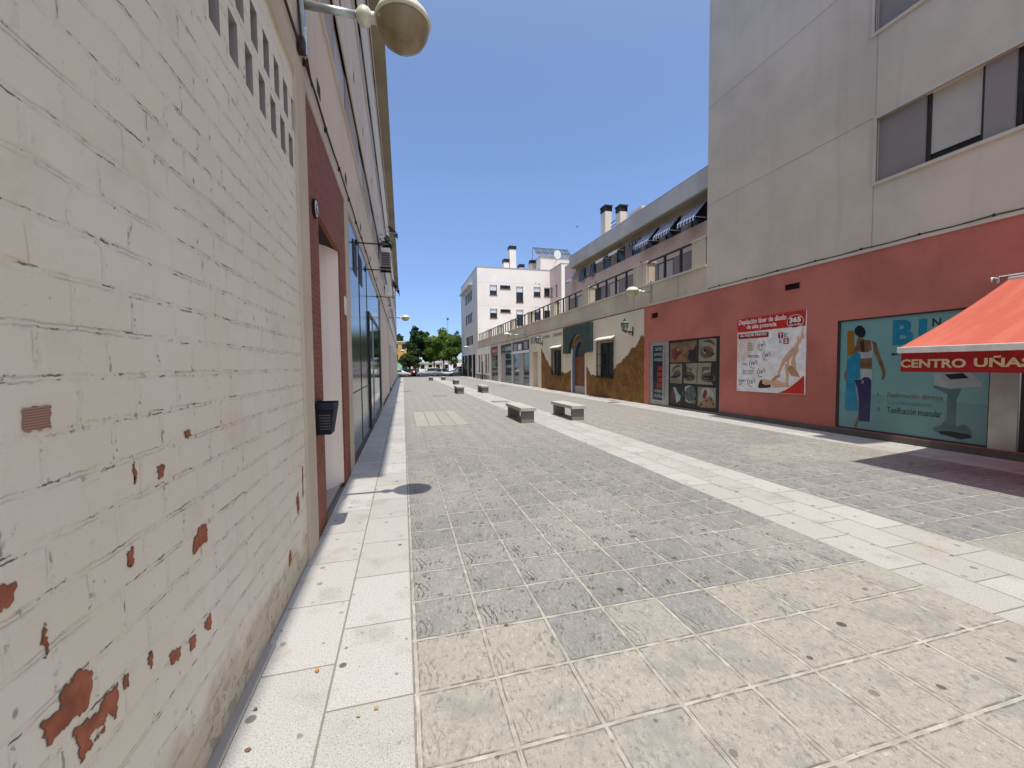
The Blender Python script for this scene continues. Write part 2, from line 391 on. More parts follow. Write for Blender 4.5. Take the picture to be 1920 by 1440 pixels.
    n1 = t.bump(hgt, .8, .012); n2 = t.bump(t.m('MULTIPLY', g, .7), .5, .006, n1); n3 = t.bump(grit2, .25, .003, n2)
    return t.out(col, .72, n3, 0, .35)

def slab_mat(name, x0, w, period, offs, y0, base=(.42,.412,.385), base2=(.50,.495,.475), jw=1.):
    t = NT(name); p = t.obj(); x, y, z = t.sep(p)
    ru = t.m('DIVIDE', t.m('SUBTRACT', x, x0), w); row = t.m('FLOOR', ru); fu = t.m('FRACT', ru)
    off = offs[0]
    o = None
    for k, v in enumerate(offs):
        q = t.m('MULTIPLY', t.m('COMPARE', row, float(k), .1), v); o = q if o is None else t.m('ADD', o, q)
    rv = t.m('DIVIDE', t.m('SUBTRACT', y, t.m('ADD', o, y0)), period); iv = t.m('FLOOR', rv); fv = t.m('FRACT', rv)
    eu = t.m('MULTIPLY', t.m('MINIMUM', fu, t.m('SUBTRACT', 1., fu)), w); ev = t.m('MULTIPLY', t.m('MINIMUM', fv, t.m('SUBTRACT', 1., fv)), period)
    r = t.white(t.comb(row, iv, 0.))
    col = t.mix(r, base, base2)
    col = t.mix(t.m('MULTIPLY', t.step(t.noise(2.7, 5, .65), .50, .70), .5), col, (.30,.27,.225))
    col = t.mix(t.m('MULTIPLY', t.step(t.noise(1.1, 4, .6), .55, .7), .3), col, (.52,.47,.38))
    s1 = t.noise(150, 2, .6); s2 = t.noise(70, 3, .65)
    fleck = t.m('MULTIPLY', t.step(s1, .57, .64), .6)
    col = t.mix(fleck, col, (.10,.10,.105))
    col = t.mix(t.m('MULTIPLY', t.step(s2, .58, .68), .5), col, (.16,.155,.15))
    col = t.mix(t.m('MULTIPLY', t.step(s1, .40, .28), .5), col, (.86,.85,.82))
    jn = t.noise(12, 3)
    j = t.m('MAXIMUM', t.step(t.m('ADD', eu, t.m('MULTIPLY', t.m('SUBTRACT', jn, .5), .003)), .0052*jw, .0030*jw), t.step(t.m('ADD', ev, t.m('MULTIPLY', t.m('SUBTRACT', jn, .5), .003)), .0045*jw, .0026*jw))
    col = t.mix(t.m('MULTIPLY', j, .85), col, (.20,.175,.13))
    col = gum(t, col, p, .25, 3.4, .066, (.06,.055,.05)); col = gum(t, col, t.vm('ADD', p, (11., 3., 0.)), .7, 5.2, .055, (.17,.16,.15))
    n1 = t.bump(t.m('MULTIPLY', j, -1.), .6, .004); n2 = t.bump(s2, .15, .002, n1)
    return t.out(col, .62, n2, 0, .4)

def striped(name, a, b, axis=1, period=.16, duty=.5):
    t = NT(name); c = t.sep(t.obj())[axis]
    f = t.m('GREATER_THAN', t.m('FRACT', t.m('DIVIDE', c, period)), duty)
    col = t.mix(f, a, b); col = t.mix(t.m('MULTIPLY', t.step(t.noise(5, 4), .5, .75), .3), col, tuple(x*.6 for x in a))
    return t.out(col, .85, None, 0, .2)

def red_brick_mat():
    t = NT('red_brick'); x, y, z = t.sep(t.obj())
    b = t.n('ShaderNodeTexBrick', offset=.5); t.put(b.inputs['Vector'], t.comb(t.m('ADD', y, x), z, 0.)); b.inputs['Scale'].default_value = 1
    b.inputs['Mortar Size'].default_value = .0035; b.inputs['Brick Width'].default_value = .2; b.inputs['Row Height'].default_value = .055
    b.inputs['Color1'].default_value = (.215,.065,.035,1); b.inputs['Color2'].default_value = (.27,.088,.048,1); b.inputs['Mortar'].default_value = (.30,.16,.11,1)
    col = t.mix(t.m('MULTIPLY', t.step(t.noise(4, 4), .5, .75), .35), b.outputs['Color'], (.15,.055,.035))
    return t.out(col, .75, t.bump(t.m('MULTIPLY', b.outputs['Fac'], -1.), .4, .004), 0, .3)

def shutter_mat(name, col):
    t = NT(name); z = t.sep(t.obj())[2]
    f = t.m('FRACT', t.m('DIVIDE', z, .045)); l = t.step(t.m('ABSOLUTE', t.m('SUBTRACT', f, .5)), .36, .48)
    c = t.mix(t.m('MULTIPLY', l, .55), col, tuple(x*.35 for x in col)); c = t.mix(t.m('MULTIPLY', t.step(t.noise(2.5, 4), .45, .7), .3), c, tuple(x*.7 for x in col))
    return t.out(c, .55, t.bump(l, -.4, .006), 0, .3)

def glass_mat(name, col=(.012,.016,.018), rough=.06):
    t = NT(name); c = t.mix(t.step(t.noise(1.6, 4), .35, .7), col, tuple(min(1, x*2.6+.004) for x in col))
    return t.out(c, rough, None, 0, .32)

def rubble_mat():
    t = NT('ochre_render'); p = t.obj()
    v = t.n('ShaderNodeTexVoronoi', feature='DISTANCE_TO_EDGE'); t.put(v.inputs['Vector'], t.map(t.vm('ADD', p, t.vm('SCALE', t.noisec(3, 3), (0,0,0))), scale=(1, 2.6, 1.7))); v.inputs['Scale'].default_value = 1.5
    big = t.noise(1.7, 5, .65); f = t.noise(9, 6, .7)
    c = t.mix(t.step(big, .35, .65), (.15,.068,.02), (.25,.125,.036)); c = t.mix(t.step(f, .5, .72), c, (.36,.20,.065))
    c = t.mix(t.m('MULTIPLY', t.step(f, .44, .3), .6), c, (.065,.033,.014))
    lf = t.m('MULTIPLY', t.step(t.noise(1, 3, .6, t.map(scale=(9, 11, 4.5))), .66, .72), .55)
    c = t.mix(lf, c, (.42,.27,.12))
    hh = t.m('ADD', t.m('MULTIPLY', t.step(v.outputs['Distance'], 0., .12), .4), f)
    return t.out(c, .9, t.bump(hh, .7, .03), 0, .2)

def leaf_mat(name, col):
    t = NT(name); c = t.mix(t.step(t.noise(.9, 3), .35, .65), tuple(x*.75 for x in col), tuple(x*1.3 for x in col))
    t.b.inputs['Transmission Weight'].default_value = 0
    t.out(c, .6, None, 0, .3)
    tr = t.n('ShaderNodeBsdfTranslucent'); t.put(tr.inputs[0], tuple(min(1, x*1.6) for x in col)); mx = t.n('ShaderNodeMixShader'); mx.inputs[0].default_value = .35
    t.nt.links.new(t.b.outputs[0], mx.inputs[1]); t.nt.links.new(tr.outputs[0], mx.inputs[2])
    t.nt.links.new(mx.outputs[0], t.nt.nodes['Material Output'].inputs[0]); return t.mat

MAT = dict(
    brick=brick_wall_mat(), terracotta=M('bare_terracotta', (.35,.125,.07), .85, 0, .25, 14, .2, .4), scraped=striped('scraped_brick', (.30,.13,.085), (.36,.27,.22), 2, .006, .5),
    tile=tile_mat('slate_tile'), tile_far=tile_mat('slate_tile_warm', 1.), slab_left=slab_mat('granite_left', -.79, .405, .617, (2.3, 1.98), 0., jw=1.25), slab_band=slab_mat('granite_band', 3.57, .395, .572, (2.2, 2.48, 2.22), 0., (.41,.395,.365), (.48,.47,.44), 1.5),
    slab_right=slab_mat('granite_right', 8.38, .36, .62, (0., .3, .1), 0.), plank=slab_mat('pale_planks', .3, .36, 3.6, (11., 11., 11., 11., 11.), 0., (.35,.325,.275), (.41,.38,.32), 3.2),
    cream=plaster('cream_plaster', (.69,.59,.485), .30, .08), tower=plaster('tower_plaster', (.61,.545,.455), .2, .10), red=plaster('red_paint', (.50,.172,.137), .22, .16, .2, 60, (.27,.10,.085)),
    pink=plaster('pink_plaster', (.65,.495,.43), .18, .08), fascia=plaster('fascia_concrete', (.50,.485,.455), .4, .16), white=plaster('white_plaster', (.86,.78,.69), .06, .05), offwhite=plaster('offwhite_plaster', (.64,.605,.565), .1, .06),
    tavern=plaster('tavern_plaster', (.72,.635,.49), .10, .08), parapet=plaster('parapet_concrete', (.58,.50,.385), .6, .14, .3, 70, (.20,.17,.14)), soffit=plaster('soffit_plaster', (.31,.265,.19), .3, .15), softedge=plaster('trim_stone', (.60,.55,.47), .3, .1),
    concrete=plaster('concrete', (.38,.36,.33), .25, .15), ochre=rubble_mat(), redbrick=red_brick_mat(), pillar=plaster('pillar_paint', (.60,.52,.40), .45, .14, .4, 60, (.34,.27,.16)),
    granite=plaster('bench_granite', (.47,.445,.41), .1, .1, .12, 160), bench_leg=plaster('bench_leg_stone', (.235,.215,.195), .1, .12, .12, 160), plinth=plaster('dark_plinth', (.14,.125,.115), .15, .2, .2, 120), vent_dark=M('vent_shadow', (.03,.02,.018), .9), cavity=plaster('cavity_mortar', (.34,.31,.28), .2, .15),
    panel_grey=plaster('grey_panel', (.40,.365,.335), .12, .1, .15, 120), panel_warm=plaster('warm_grey_panel', (.27,.245,.235), .15, .1, .15, 120), frame=M('dark_frame', (.03,.028,.028), .45), alu=M('grey_aluminium', (.36,.36,.35), .4, .6, .1), steel=M('brushed_steel', (.48,.46,.43), .34, .9, .12, 3), white_paint=M('white_paint', (.78,.77,.74), .5),
    shutter=shutter_mat('roller_shutter', (.50,.47,.42)), shutter_white=shutter_mat('white_shutter', (.72,.71,.70)), glass=glass_mat('dark_glass'), glass_green=glass_mat('green_glass', (.02,.035,.035)), glass_warm=glass_mat('warm_glass', (.05,.042,.02)), black=M('black', (.012,.012,.013), .5), curtain=M('curtain', (.55,.53,.52), .9),
    metal_panel=M('blue_metal_panel', (.035,.045,.06), .16, .35, .25, 2, .6), galv=M('galvanised_steel', (.42,.46,.45), .38, .85, .15, 9), lampcap=M('lamp_cap', (.66,.66,.52), .35, 0, .1, 9), lampbowl=M('lamp_bowl_shaded', (.25,.20,.115), .28, 0, .2, 6), lampbowl_clean=M('lamp_bowl_lit', (.46,.43,.27), .28, 0, .15, 6), cable=M('cable', (.035,.022,.018), .7), navy=M('navy_plastic', (.009,.011,.019), .6, 0, .2, 20, .2),
    awning=None, valance=M('red_valance', (.34,.018,.02), .8, 0, .1, 5, .2), gold=M('valance_letter', (.60,.42,.24), .8), bar_white=M('awning_bar', (.74,.73,.70), .45), board_white=M('board_white', (.78,.76,.75), .45), board_red=M('board_red', (.50,.018,.014), .45), badge=M('board_dark_red', (.28,.01,.015), .45), letter_white=M('letter_white', (.80,.78,.75), .5), letter_dark=M('letter_dark', (.06,.055,.06), .6), peach=M('peach', (.70,.42,.32), .6),
    skin=M('printed_skin', (.62,.37,.24), .5, 0, .12, 4), skin2=M('printed_skin_dark', (.44,.23,.13), .5, 0, .2, 5), hair=M('printed_hair', (.035,.014,.012), .5), green=M('green_board', (.028,.05,.044), .55, 0, .2, 3), door_wood=M('varnished_wood', (.20,.062,.014), .5, 0, .3, 5), bluegrey=M('blue_reveal', (.16,.21,.32), .7), iron=M('black_iron', (.012,.011,.012), .5, .4), lantern=M('lantern_green', (.10,.18,.16), .5, .3), lantern_glass=M('lantern_glass', (.36,.37,.33), .25), roof_tile=M('white_roof_tile', (.66,.63,.57), .8, 0, .25, 18),
    stripe=striped('blue_white_stripe', (.04,.07,.19), (.62,.66,.72), 1, .19), stripe_dark=striped('navy_stripe', (.012,.015,.05), (.22,.27,.40), 1, .3), solar=M('solar_cell', (.06,.09,.15), .18, .2, .15, 2, .6),
    asphalt=M('asphalt', (.055,.054,.052), .9, 0, .25, 3, .3, .3), earth=M('ground_earth', (.26,.23,.18), .95, 0, .2, .2), tyre=M('tyre', (.015,.015,.015), .8), hub=M('hubcap', (.35,.35,.36), .35, .7), bark=M('bark', (.07,.05,.035), .9, 0, .3, 12, .2, .5),
    teal=M('teal_film', (.16,.33,.33), .22, 0, .06, 1, .5), teal_band=M('teal_film_low', (.13,.28,.285), .22, 0, .06, 1, .5), cyan=M('film_cyan', (.018,.20,.32), .25), film_orange=M('film_orange', (.26,.12,.015), .25), film_purple=M('film_purple', (.028,.022,.085), .25), film_skin=M('film_skin', (.155,.085,.042), .3, 0, .3, 7), film_skin_dark=M('film_skin_dark', (.045,.02,.012), .3), film_white=M('film_white', (.30,.36,.36), .3), film_dark=M('film_dark', (.01,.012,.02), .3), film_grey=M('film_grey', (.085,.16,.165), .3), film_brown=M('film_brown', (.13,.115,.08), .3), film_dim=M('film_dim', (.07,.17,.20), .3),
)
def awn_mat():
    t = NT('coral_awning'); c = t.mix(t.step(t.noise(1, 4, .6, t.map(scale=(.8, 7, .8))), .42, .7), (.66,.165,.115), (.74,.21,.15))
    w = t.m('MULTIPLY', t.step(t.noise(1, 4, .6, t.map(scale=(60, 1.1, 60))), .58, .72), .25); c = t.mix(w, c, (.80,.34,.26))
    t.out(c, .8, t.bump(t.noise(1, 3, .5, t.map(scale=(6, 1.2, 6))), .25, .02), 0, .2)
    tr = t.n('ShaderNodeBsdfTranslucent'); t.put(tr.inputs[0], (.62,.05,.04)); mx = t.n('ShaderNodeMixShader'); mx.inputs[0].default_value = .3
    t.nt.links.new(t.b.outputs[0], mx.inputs[1]); t.nt.links.new(tr.outputs[0], mx.inputs[2]); t.nt.links.new(mx.outputs[0], t.nt.nodes['Material Output'].inputs[0]); return t.mat
MAT['awning'] = awn_mat()
class _A:
    def __getattr__(s, k): return MAT[k]
m = _A()
# traced outlines (y, z) of the printed graphics, metres
O={'poster_rect':[(9.75,2.866),(9.745,0.799),(7.662,0.825),(7.669,2.884)],'red_head':[(9.75,2.866),(7.669,2.884),(7.683,2.495),(9.743,2.486)],'badge_c':[(8.177,2.654),(7.949,2.794),(7.729,2.615),(7.941,2.465)],'best':[(9.709,2.434),(8.699,2.432),(8.705,2.293),(9.701,2.294)],'t1':[(9.701,2.69),(9.704,2.829),(8.192,2.693),(8.195,2.825)],'t2':[(9.418,2.558),(9.421,2.673),(8.474,2.552),(8.476,2.658)],'best_t':[(9.641,2.333),(9.642,2.418),(8.765,2.323),(8.767,2.408)],'p19':[(9.051,2.09),(8.796,2.077),(8.925,2.216),(8.919,1.951)],'p39':[(8.883,1.807),(8.636,1.801),(8.761,1.935),(8.755,1.673)],'p59':[(9.317,1.592),(9.05,1.59),(9.185,1.727),(9.179,1.455)],'p35':[(9.043,1.357),(8.788,1.36),(8.917,1.492),(8.911,1.226)],'p15':[(9.373,1.071),(9.103,1.081),(9.239,1.213),(9.233,0.939)],'lines':[(9.377,2.159),(9.238,2.151),(9.376,2.107),(9.232,2.099),(9.375,2.044),(9.224,2.037),(9.373,1.981),(9.173,1.973),(9.357,1.818),(9.023,1.809),(9.356,1.772),(8.963,1.763),(9.573,1.606),(9.404,1.605),(9.572,1.557),(9.352,1.556),(9.543,1.393),(9.149,1.397),(9.542,1.344),(9.172,1.349),(9.541,1.298),(9.196,1.304),(9.676,1.119),(9.407,1.127),(9.675,1.075),(9.471,1.083),(9.674,1.03),(9.536,1.036),(9.673,0.983),(9.587,0.986)],'tees':[(8.422,2.384),(8.268,2.387),(8.271,2.24),(8.415,2.234),(8.266,2.23),(8.112,2.233),(8.116,2.084),(8.263,2.081)],'tees_e':[(8.244,2.257),(8.246,2.355),(8.141,2.259),(8.143,2.358),(8.38,2.114),(8.382,2.209),(8.289,2.112),(8.291,2.213)],'tees_ts':[(8.383,2.251),(8.385,2.358),(8.302,2.252),(8.305,2.36),(8.232,2.105),(8.234,2.209),(8.143,2.11),(8.146,2.213)],'legs1':[(7.796,1.246),(8.023,1.277),(8.074,1.332),(8.117,1.425),(8.13,1.538),(8.142,1.613),(8.184,1.632),(8.216,1.671),(8.232,1.728),(8.208,1.784),(8.088,1.911),(7.98,1.999),(7.884,2.132),(7.877,2.231),(7.874,2.271),(7.843,2.274),(7.834,2.228),(7.817,2.155),(7.801,2.262),(7.766,2.386),(7.748,2.465),(7.733,2.437),(7.736,2.329),(7.709,2.256),(7.713,2.184),(7.761,2.187),(7.806,2.1),(7.853,2.011),(7.841,1.92),(7.877,1.83),(7.934,1.74),(7.912,1.629),(7.897,1.427),(7.836,1.336)],'leggap':[(7.985,1.796),(8.043,1.724),(8.103,1.669),(8.09,1.575),(8.058,1.5),(8.019,1.538),(8.041,1.612)],'arm1':[(8.419,1.288),(8.379,1.423),(8.309,1.615),(8.248,1.728),(8.185,1.67),(8.214,1.576),(8.284,1.462),(8.335,1.347),(8.365,1.279)],'arm2':[(8.203,1.576),(8.141,1.576),(8.113,1.425),(8.1,1.2),(8.105,1.069),(8.171,1.085),(8.165,1.255),(8.189,1.425)],'torso':[(8.602,1.068),(8.581,1.167),(8.473,1.267),(8.323,1.29),(8.364,1.231),(8.45,1.2),(8.471,1.151),(8.362,1.116),(8.234,1.082),(8.11,1.106),(8.098,1.031),(8.037,1.015),(8.107,0.993),(8.444,0.958),(8.555,0.972)],'shoulder':[(8.58,1.128),(8.471,1.161),(8.362,1.135),(8.255,1.101),(8.151,1.086),(8.093,1.069),(8.103,1.003),(8.444,0.958),(8.566,0.991)],'face':[(8.914,1.137),(8.832,1.169),(8.717,1.153),(8.614,1.136),(8.579,1.069),(8.623,1.018),(8.76,1.022),(8.888,1.037)],'hair':[(8.993,0.92),(8.999,1.001),(8.96,1.095),(8.903,1.167),(8.866,1.118),(8.877,1.047),(8.759,1.012),(8.612,1.028),(8.599,0.96),(8.758,0.932)],'swim':[(8.022,1.268),(7.912,1.239),(7.795,1.236),(7.95,1.149),(7.968,1.093),(8.071,1.201)],'redcorner':[(8.376,0.826),(8.188,0.904),(8.046,0.987),(7.851,1.143),(7.692,1.293),(7.675,0.833)],'bodyshade':[(8.115,1.482),(8.029,1.538),(7.836,1.336),(7.796,1.246),(8.023,1.277),(8.096,1.379)],'shop_open':[(14.196,2.438),(14.173,0.032),(10.43,0.088),(10.44,2.47)],'door':[(14.162,2.398),(14.066,0.042),(13.183,0.06),(13.211,2.395),(13.024,2.407),(13.006,0.053)],'door_glass':[(13.984,2.315),(13.963,0.225),(13.339,0.238),(13.344,2.324)],'d1':[(13.891,2.107),(13.892,2.245),(13.38,2.103),(13.381,2.238)],'d2':[(13.905,1.907),(13.906,2.029),(13.281,1.899),(13.283,2.028)],'d3':[(13.924,1.711),(13.925,1.834),(13.279,1.707),(13.28,1.825)],'d4':[(13.874,0.516),(13.876,0.64),(13.362,0.542),(13.363,0.679)],'d5':[(13.889,0.31),(13.89,0.434),(13.34,0.326),(13.341,0.465)],'ph':[(12.914,2.366),(12.265,1.657),(12.242,2.384),(11.526,1.66),(11.433,2.398),(10.647,1.68),(12.904,1.605),(12.254,0.903),(12.158,1.623),(10.769,0.923),(12.893,0.761),(12.254,0.146),(12.253,0.792),(11.468,0.271),(11.453,0.83),(10.648,0.204)],'red_eye':[(12.802,2.143),(12.643,2.17),(12.434,2.105),(12.297,2.067),(12.279,1.956),(12.431,1.893),(12.532,1.761),(12.672,1.706),(12.762,1.833),(12.818,1.995)],'red_eye2':[(12.675,1.968),(12.571,2.032),(12.433,2.049),(12.313,1.99),(12.431,1.915),(12.604,1.886)],'lips':[(12.222,1.932),(12.13,1.962),(11.999,1.947),(11.919,1.923),(11.998,1.86),(12.128,1.809),(12.221,1.833)],'darkhand':[(11.905,2.073),(11.686,2.086),(11.536,2.268),(11.526,1.66),(11.836,1.674),(11.997,1.817),(11.919,1.923)],'eye3brow':[(11.212,2.353),(10.93,2.366),(10.738,2.265),(10.682,2.143),(10.818,2.23),(11.013,2.301),(11.183,2.3)],'eye3':[(11.339,2.061),(11.208,2.097),(11.065,2.071),(10.924,1.995),(10.678,1.927),(10.838,1.812),(11.033,1.826),(11.177,1.922),(11.294,1.998)],'eye3white':[(11.28,2.049),(11.193,2.07),(11.107,2.032),(11.105,1.92),(11.192,1.953)],'brow4':[(12.828,1.329),(12.74,1.49),(12.53,1.558),(12.341,1.557),(12.34,1.502),(12.529,1.479),(12.686,1.422),(12.774,1.307)],'lid4':[(12.737,1.216),(12.632,1.331),(12.458,1.356),(12.337,1.268),(12.353,1.201),(12.559,1.174)],'lash4':[(12.916,1.12),(12.736,1.193),(12.525,1.186),(12.337,1.268),(12.37,1.178),(12.558,1.094),(12.807,1.088)],'browL':[(12.104,1.293),(11.991,1.349),(11.83,1.319),(11.642,1.226),(11.548,1.133),(11.703,1.214),(11.893,1.286),(12.054,1.272)],'browR':[(11.295,1.16),(11.166,1.266),(10.941,1.33),(10.775,1.303),(10.802,1.282),(10.968,1.29),(11.165,1.204)],'eyeL':[(12.118,1.139),(12.021,1.218),(11.829,1.222),(11.672,1.161),(11.64,1.109),(11.827,1.071),(11.987,1.099)],'eyeR':[(11.25,1.12),(11.136,1.184),(10.966,1.199),(10.747,1.233),(10.745,1.134),(10.908,1.059),(11.134,1.072)],'eyeLw':[(11.907,1.134),(11.812,1.158),(11.733,1.117),(11.827,1.093)],'eyeRw':[(11.192,1.111),(11.092,1.145),(10.965,1.128),(11.049,1.095)],'nose':[(11.484,0.903),(11.487,1.113),(11.43,1.282),(11.341,1.284),(11.32,0.899)],'purple7':[(12.873,0.565),(12.694,0.713),(12.639,0.511),(12.618,0.284),(12.795,0.154),(12.887,0.262)],'white7':[(12.731,0.746),(12.607,0.763),(12.412,0.526),(12.309,0.465),(12.341,0.306),(12.546,0.199),(12.621,0.512)],'ball8':[(12.094,0.59),(12.014,0.749),(11.823,0.845),(11.635,0.811),(11.541,0.689),(11.539,0.519),(11.659,0.361),(11.847,0.281),(12.009,0.355),(12.092,0.458)],'nail9':[(11.227,0.583),(11.157,0.731),(11.072,0.767),(11.014,0.678),(11.053,0.512),(11.152,0.443),(11.225,0.479)],'hand9':[(11.413,0.191),(11.326,0.325),(11.152,0.443),(11.011,0.515),(10.872,0.546),(10.733,0.436),(10.664,0.342),(10.662,0.202),(10.866,0.182),(11.323,0.158)],'nails':[(11.354,0.249),(11.267,0.309),(11.222,0.261),(11.309,0.18)],'nailsb':[(11.108,0.385),(11.01,0.454),(10.967,0.417),(11.065,0.337)],'nailsc':[(10.884,0.444),(10.816,0.52),(10.775,0.482),(10.842,0.407)],'nailsd':[(10.799,0.29),(10.746,0.375),(10.71,0.328),(10.771,0.242)],'teal_head':[(6.618,2.265),(6.602,2.34),(6.541,2.392),(6.471,2.376),(6.417,2.314),(6.389,2.227),(6.412,2.145),(6.455,2.12),(6.526,2.143),(6.589,2.196)],'teal_orange':[(6.761,2.267),(6.737,2.298),(6.637,2.286),(6.617,2.227),(6.606,1.822),(6.75,1.71)],'teal_blue':[(6.749,1.671),(6.605,1.784),(6.544,1.82),(6.481,1.78),(6.467,1.257),(6.59,1.224),(6.483,0.556),(6.766,0.537)],'teal_purple':[(6.448,1.229),(6.398,1.283),(6.312,1.28),(6.26,1.216),(6.258,1.029),(6.266,0.344),(6.468,0.337),(6.49,0.825),(6.523,1.053),(6.59,1.215)],'teal_torso':[(6.543,2.135),(6.446,2.11),(6.402,2.069),(6.266,2.048),(6.182,1.991),(6.145,1.843),(6.083,1.659),(6.031,1.513),(6.002,1.405),(6.002,1.315),(6.04,1.232),(6.067,1.24),(6.058,1.332),(6.069,1.422),(6.121,1.55),(6.191,1.734),(6.235,1.828),(6.256,1.699),(6.258,1.476),(6.248,1.402),(6.489,1.418),(6.553,1.495),(6.495,1.666),(6.517,1.819),(6.544,1.839),(6.604,1.745),(6.68,1.514),(6.732,1.397),(6.757,1.278),(6.755,1.19),(6.797,1.238),(6.806,1.336),(6.744,1.494),(6.685,1.709),(6.625,1.862),(6.574,1.975)],'teal_bra':[(6.553,1.83),(6.429,1.807),(6.327,1.813),(6.261,1.857),(6.286,2.053),(6.269,2.048),(6.235,1.847),(6.256,1.69),(6.46,1.675),(6.496,1.685)],'teal_shorts':[(6.49,1.466),(6.25,1.454),(6.238,1.328),(6.243,1.216),(6.346,1.288),(6.432,1.258),(6.59,1.215)],'teal_leg':[(6.471,0.75),(6.43,1.21),(6.343,1.157),(6.404,0.869),(6.447,0.541),(6.478,0.364),(6.502,0.265),(6.5,0.188),(6.572,0.187),(6.53,0.3),(6.49,0.479)],'teal_shade':[(6.505,2.047),(6.419,2.07),(6.403,1.815),(6.464,1.827)],'BI':[(5.898,1.931),(5.912,2.428),(5.558,1.939),(5.571,2.399),(5.479,2.112),(5.487,2.406),(5.371,2.145),(5.378,2.403)],'N':[(5.273,2.257),(5.277,2.394),(5.148,2.245),(5.152,2.393)],'MA':[(5.905,1.727),(5.907,1.792),(5.779,1.724),(5.781,1.797)],'l1':[(6.135,0.892),(6.137,0.962),(6.073,0.896),(6.075,0.966),(5.954,0.889),(5.956,0.98),(5.076,0.918),(5.078,0.985)],'l2':[(6.137,0.753),(6.138,0.815),(6.069,0.753),(6.071,0.814),(5.949,0.724),(5.952,0.814),(5.233,0.763),(5.235,0.831)],'l3':[(6.132,0.593),(6.134,0.667),(6.065,0.597),(6.067,0.668),(5.953,0.573),(5.955,0.663),(5.089,0.619),(5.091,0.695)],'three':[(6.452,1.146),(6.454,1.219),(6.4,1.142),(6.402,1.221)],'machine_head':[(5.208,1.382),(4.722,1.402),(4.568,1.241),(4.556,1.167),(4.989,1.106),(5.223,1.162)],'machine_screen':[(5.069,1.362),(4.818,1.393),(4.738,1.307),(4.984,1.274)],'machine_col':[(5.02,1.104),(4.829,1.122),(4.892,0.914),(4.889,0.359),(5.017,0.326),(5.02,0.769)],'machine_base':[(5.21,0.378),(5.094,0.436),(5.034,0.539),(4.888,0.439),(4.771,0.495),(4.672,0.392),(4.678,0.301),(4.821,0.212),(5.046,0.267),(5.197,0.311)],'band':[(6.876,0.739),(4.491,0.796),(4.47,0.123),(6.925,0.129)],'val':[(4.237,1.502),(4.241,1.639),(3.526,1.521),(3.53,1.657),(3.453,1.532),(3.457,1.666),(3.028,1.541),(3.032,1.674),(4.251,1.449),(4.274,1.728),(4.291,1.818)]}
LX, RX = -.79, 9.45
# ================================================================== GROUND
b = MB(); b.quad((-400,-400,-.05), (400,-400,-.05), (400,900,-.05), (-400,900,-.05), m.earth); struct(b.build('ground'))
def sheet(name, x0, x1, y0, y1, z, mat):
    o = MB().box(x0, x1, y0, y1, -.2, z, mat).build(name); struct(o); return o
sheet('paving', .02, 3.57, -9, 63, 0, m.tile)
sheet('paving', 4.755, 8.38, -9, 63, 0, m.tile_far)
sheet('pavement_slabs', -.79, .02, -9, 63, 0, m.slab_left)
sheet('pavement_slabs', 3.57, 4.755, -9, 63, 0, m.slab_band)
sheet('pavement_slabs', 8.38, 9.45, -9, 63, 0, m.slab_right)
sheet('pavement_planks', .3, 1.74, 11.0, 14.6, .004, m.plank)
sheet('road', -60, 80, 63, 84, -.02, m.asphalt)
MB().box(LX, -.742, -9, 2.55, -.1, .012, m.concrete).build('wall_footing')['kind'] = 'structure'
MB().box(-60, 80, 84, 92, -.2, .06, m.concrete).build('pavement')['kind'] = 'structure'

for lab, x, y in (('dark square manhole cover flush in the paving up the street on the left', 1.9, 22.2), ('dark square manhole cover in the right hand paving before the shops', 7.2, 31.0), ('square manhole cover on the pale band between the two pairs of benches', 4.15, 17.6)):
    t = thing('manhole_cover', lab, 'manhole cover', (x, y, 0), 'square covers in the paving')
    MB().box(x-.36, x+.36, y-.36, y+.36, -.05, .003, MAT['plinth']).build('cover_frame', t); MB().box(x-.31, x+.31, y-.31, y+.31, -.05, .006, MAT['panel_warm']).build('lid', t)

# ================================================================== LEFT: painted brick wall
w = thing('brick_wall', 'cream painted brick wall in the left foreground, its paint peeling to terracotta', 'wall', (LX, 1.5, 0))
lows = [(2.13+.2185*i, 2.245+.2185*i, 3.14, 3.37) for i in range(-4, 7)]
ups = [(2.02+.2185*i, 2.135+.2185*i, 3.455, 3.69) for i in range(-4, 8)]
b = MB().wall('x', LX, -9, 3.62, 0, 3.93, lows+ups, -.16, m.brick, m.cavity)
for h in lows+ups: b.quad((LX-.16,h[0],h[2]), (LX-.16,h[1],h[2]), (LX-.16,h[1],h[3]), (LX-.16,h[0],h[3]), m.cavity)
rr = random.Random(3)
for i, h in enumerate(lows+ups):                       # broken brick webs left inside some holes
    if i in (5, 6, 7, 17, 18, 20):
        y = h[0]+rr.uniform(.02, .05); z = h[2]+rr.uniform(0, .04)
        b.prism([(LX-.03,y,h[2]), (LX-.05,y+.03,h[2]), (LX-.05,y+.035,h[2]+.1), (LX-.04,y+.01,h[2]+.14)], [(LX-.15,y,h[2]), (LX-.15,y+.03,h[2]), (LX-.15,y+.035,h[2]+.1), (LX-.15,y+.01,h[2]+.14)], m.terracotta)
b.build('brick_face', w, fixn=False)
def ragged(pts, amp, seed, n=5):
    r = random.Random(seed); o = []
    for i, p in enumerate(pts):
        q = pts[(i+1) % len(pts)]
        for k in range(n):
            t = k/n; o.append((p[0]+(q[0]-p[0])*t+(r.uniform(-amp, amp) if k else 0), p[1]+(q[1]-p[1])*t+(r.uniform(-amp, amp) if k else 0)))
    return o
